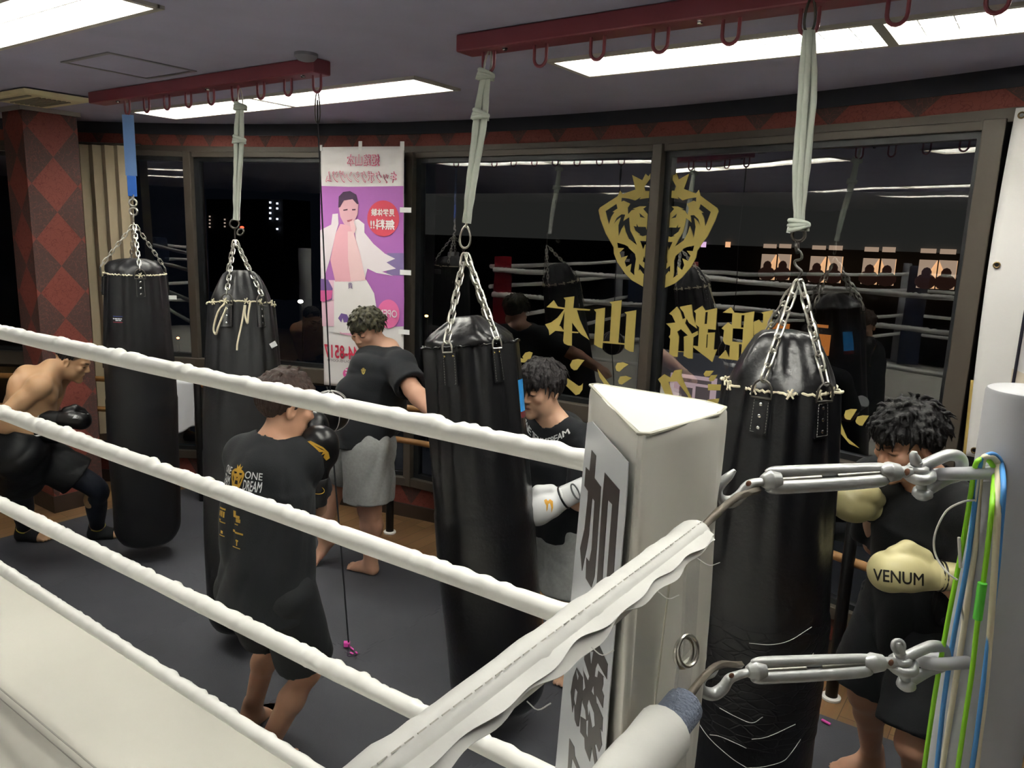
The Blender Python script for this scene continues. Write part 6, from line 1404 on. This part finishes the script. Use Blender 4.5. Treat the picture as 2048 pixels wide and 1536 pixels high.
stick(go, 'logo', gm, '', P(.095, 0, 0)+gu*.015, gr, gu, cdir, 0, 0, WPR, shapes=[[[(-.016, -.008), (.0, .012), (.012, .008), (.004, -.004), (.016, -.010)]]])
g = G(); ring(g, J['wL']-nrm(V3(.55, .75, -.15))*.10, V3(.55, .75, -.15), .036, .007); obj('wrist_wrap', g, WRAP, go)
gm, go, P = glove(root, J['wR'], V3(.4, .9, -.25), V3(.2, 0, .9), BG, BCUFF, sc=.9)
c_ = P(.02, 0, 0); cdir = nrm(EYE-c_); gr = nrm(np.cross(V3(0, 0, 1), cdir)); gu = np.cross(cdir, gr)
g = G(); g.tube([c_+gr*(.040*cos(a))+gu*.026*sin(a)+cdir*(.052-.014*cos(a)**2) for a in np.linspace(0, 2*pi, 25)[:-1]], .0055, 7, closed=True); obj('trim', g, WPR, go)
g = G(); ring(g, J['wR']-nrm(V3(.4, .9, -.25))*.075, V3(.4, .9, -.25), .037, .009); obj('wrist_wrap', g, WRAP, go)

# --- heavier fighter in grey shorts stepping with bare feet
J = dict(pel=V3(-3.25, 3.13, .865), neck=V3(-3.235, 3.29, 1.375), head=V3(-3.325, 3.215, 1.512))
r, f = LR(J, None, (-.62, -.78), .20, .095, drop=.05, tw=.25)
J.update(hf=V3(.06, -.93, -.38), kL=V3(-3.15, 3.06, .475), aL=V3(-3.21, 3.12, .10), fL=(-.9, -.15), kR=V3(-3.60, 3.18, .575), aR=V3(-3.543, 3.047, .195), fR=(-.45, -.9), pR=.80,
         eL=V3(-2.88, 3.13, 1.23), wL=V3(-2.66, 3.08, 1.12), eR=V3(-3.42, 3.60, 1.10), wR=V3(-3.50, 3.42, .97), bow=f*.02, belly=.045)
root = empty('person', (J['pel'][0], J['pel'][1], 0), 'stocky barefoot person in black t-shirt and grey shorts lifting a foot', 'person')
body(root, J, 1.20, '#c79a82', SK, dict(fat=.012, stub=.8, brow='#1c1613', sc=1.04))
hair(root, J['head'], J['hf'], 1.05, '#201e1b', 12, .048, 1.0, n=320, lift=.001, col2='#57543f', wild=.18, front_z=.044, back=.075, vol=.014)
tee = tshirt(root, J, 1.18, TEE2, 7, hem=.06, loose=.020, hemr=(.215, .19), belly=.05, sleeve=.86, nk=.080, amp=.011, hem_n=nrm(V3(0, 0, 1)*.9-V3(*CR)*.45))
shorts(root, J, 1.18, GRAYS, 8, frac=.86, r0=.128, r1=.122, amp=.012)
cdir = nrm(EYE-J['neck']); gr = nrm(np.cross(V3(0, 0, 1), cdir)); gu = np.cross(cdir, gr)
c_ = onP(727, 742, J['neck']+cdir*.18, cdir); stick(root, 'chest_print', tee[:2], '', c_, gr, gu, cdir, 0, 0, M('print_yellow', '#b5a154', .6), shapes=CRESTP(.022))
# --- fighter with white glove behind the centre bag
J = dict(pel=V3(-1.738, 2.914, .80), neck=V3(-1.73, 2.81, 1.275), head=V3(-1.782, 2.765, 1.438))
r, f = LR(J, None, (-.12, -.99), .185, .09, drop=.055)
J.update(hf=V3(-.17, -.96, -.16), kL=V3(-1.63, 2.82, .43), kR=V3(-1.86, 2.83, .43), aL=V3(-1.60, 2.98, .10), aR=V3(-1.90, 3.02, .10), fL=(-.2, -.9), fR=(-.4, -.8),
         eL=V3(-1.50, 2.72, 1.00), wL=V3(-1.535, 2.60, 1.045), eR=V3(-2.05, 2.78, 1.01), wR=V3(-2.06, 2.68, 1.19), gL=V3(-.62, -.30, -.42), gR=V3(.15, -.35, .9), nR=V3(1, 0, 0), bow=-f*.02)
root = empty('person', (J['pel'][0], J['pel'][1], 0), 'dark-haired person with a white boxing glove behind the swinging bag', 'person')
body(root, J, .97, '#c9a085', SK, dict(mouth=.004, brow='#1a1512'))
hair(root, J['head'], J['hf'], 1.03, '#1d1a1b', 15, .055, 1.05, n=260, lift=.0, front_z=.040, back=.07, col2='#2c2728', vol=.017)
tee = tshirt(root, J, .97, TEE2, 11, hem=.03, loose=.020, hemr=(.185, .145), sleeve=.9, nk=.060, amp=.010)
shorts(root, J, 1.0, GRAYS, 12, frac=.85, r0=.115, r1=.115, amp=.006)
V_, F_ = tee[:2]; bv = BVHTree.FromPolygons([Vector(v) for v in V_], F_); txt = 'ONE TEAM ONE DREAM'; g = G(); nk_c = J['neck']+V3(0, 0, -.005)+f*.012
wid = {' ': .5, 'M': 1.25, 'O': 1.1, 'N': 1.05, 'D': 1.05, 'A': 1.05}; tot = sum(wid.get(ch, .92) for ch in txt); acc = 0
for ch in txt:
    w_ = wid.get(ch, .92); a_ = -1.25+2.5*(acc+w_/2)/tot; acc += w_
    if ch == ' ': continue
    rad_ = nrm(f*cos(a_)+(r*-1)*-sin(a_)*-1 if False else f*cos(a_)-r*sin(a_)); tg = nrm(np.cross(V3(0, 0, 1), rad_)); Rr = .118
    nn_ = nrm(rad_*.75+V3(0, 0, .66)); yv = np.cross(nn_, tg); p_ = nk_c+rad_*.092+V3(0, 0, -.012-.022*max(0, cos(a_)))
    TV, TF_ = text_mesh(ch, 1., .03); lo_, hi_ = TV.min(0), TV.max(0); TV = (TV-(lo_+hi_)/2)/(hi_-lo_); out = []
    for x_, y_ in TV:
        q_ = p_+tg*x_*.0165*w_+yv*y_*.026; hit = bv.ray_cast(Vector(q_+nn_*.12), Vector(-nn_)); out.append(np.array(hit[0])+nn_*.002 if hit[0] is not None else q_)
    g.add(out, TF_)
obj('lettering', g, WPR, root, smooth=0)
WG = M('white_glove', '#d3d5d6', .35, spec=.5, bump=(26, .06))
gm, go, P = glove(root, J['wL'], V3(-.62, -.30, -.42), V3(-.35, 0, .9), WG, WG, sc=1.0)
cdir = nrm(EYE-P(.1, 0, 0)); gr = nrm(np.cross(V3(0, 0, 1), cdir)); gu = np.cross(cdir, gr)
stick(go, 'logo', gm, '', P(.075, .0, 0), gr, gu, cdir, 0, 0, M('orange_print', '#d39a2a', .5), shapes=[[[(-.02, .016), (-.012, .022), (-.004, .014), (.004, .022), (.016, .014), (.018, -.012), (.012, -.034), (.010, -.010), (.004, .006), (-.002, .002), (-.004, -.020), (-.008, -.030), (-.010, -.004), (-.016, .004)]]])
g = G(); ring(g, J['wL']+nrm(V3(-.62, -.30, -.42))*.004, V3(-.62, -.30, -.42), .0475, .0045); obj('cuff_band', g, BLACK, go)
c_ = J['wL']-nrm(V3(-.62, -.30, -.42))*.05; g = G(); g.tube([c_+gr*(.026*cos(a))*.5-gu*.030*sin(a)+gr*.014*sin(a)+cdir*(.047) for a in np.linspace(0, 2*pi, 25)[:-1]], .0035, 6, closed=True); obj('cuff_logo', g, M('cuff_grey', '#55575a', .5), go)
glove(root, J['wR'], V3(.15, -.35, .9), V3(.9, 0, 0), WG, WG)
# --- fighter with cream gloves at the right
J = dict(pel=V3(-.231, 2.868, .84), neck=V3(-.255, 2.765, 1.345), head=V3(-.318, 2.69, 1.482))
r, f = LR(J, None, (-.55, -.84), .185, .09, drop=.05)
J.update(hf=V3(-.60, -.74, -.30), kL=V3(-.17, 2.66, .48), kR=V3(-.36, 2.86, .48), aL=V3(-.10, 2.82, .10), aR=V3(-.34, 3.10, .10), fL=(-.5, -.85), fR=(-.7, -.6),
         eL=V3(-.070, 2.66, 1.04), wL=V3(-.176, 2.523, 1.133), eR=V3(-.40, 2.93, 1.04), wR=V3(-.405, 2.765, 1.225), gL=V3(-.80, -.42, .02), gR=V3(-.42, -.55, .30), bow=-f*.02)
root = empty('person', (J['pel'][0], J['pel'][1], 0), 'person with cream lettered boxing gloves and black clothes behind the near taped bag', 'person')
body(root, J, .97, '#c99a7e', SK, dict(brow='#181210'))
hair(root, J['head'], J['hf'], 1.05, '#111011', 21, .050, 1.0, n=340, lift=.001, wild=.35, front_z=.046, back=.06, col2='#1e1c1d', vol=.020)
tee = tshirt(root, J, .97, M('black_tee', '#090b0e', .85, sheen=.02, bump=(220, .12)), 15, hem=.10, loose=.020, hemr=(.19, .15), sleeve=.88, nk=.076, amp=.010)
shorts(root, J, 1.0, BLKS, 16, frac=.90, r0=.125, r1=.128, amp=.006)
CG = M('cream_glove', '#c9c08f', .36, spec=.5, bump=(26, .06))
dL = nrm(V3(-.80, -.42, .02)); 
gm, go, P = glove(root, J['wL'], dL, V3(.0, .35, .95), CG, CG, sc=1.02)
c_ = P(.075, -.012, 0); cdir = nrm(EYE-c_); gr = nrm(-dL-cdir*(-dL @ cdir)); gu = nrm(np.cross(cdir, gr)); gu = gu if gu[2] > 0 else -gu
stick(go, 'lettering', gm, 'VENUM', c_-gr*.024-gu*.006, gr, gu, cdir, .135, .036, M('black_print', '#1c1a17', .5), .02)
for z_ in (-.012, -.022, -.092):
    g = G(); ring(g, J['wL']+dL*z_*1.02, dL, .0462-.0025*(z_ < -.05), .0028); obj('cuff_band', g, BLACK, go)
cu_ = J['wL']-dL*.058; nV = nrm(cdir-dL*(cdir @ dL)); g = G()
for a_, b_, w_, h_ in ((-.012, .006, .006, .020), (.004, .0, .005, .026), (-.002, .010, .02, .004), (.010, .014, .004, .012), (-.006, -.012, .018, .004), (.014, -.008, .010, .005)): g.obox(cu_+gr*a_+gu*b_+nV*.0445, gr, gu, nV, w_/1.4, h_/2, .001)
obj('cuff_logo', g, MATS['black_print'], go, smooth=0)
gmR, goR, PR = glove(root, J['wR'], V3(-.42, -.55, .30), V3(.6, -.2, .75), CG, CG, sc=1.02)
c_ = PR(.11, 0, 0); cdir = nrm(EYE-c_); gr = nrm(np.cross(V3(0, 0, 1), cdir)); gu = np.cross(cdir, gr)
stick(goR, 'logo', gmR, '', c_+gu*.03, gr, gu, cdir, 0, 0, MATS['black_print'], shapes=[[[(-.020, .014), (-.014, .016), (-.010, -.004), (-.014, -.004)]], [[(.0, .014), (.012, .018), (.020, .006), (.016, .004), (.008, .012)]]])
g = G(); ring(g, J['wR']-nrm(V3(-.42, -.55, .30))*.01, V3(-.42, -.55, .30), .0465, .004); obj('cuff_band', g, BLACK, goR)
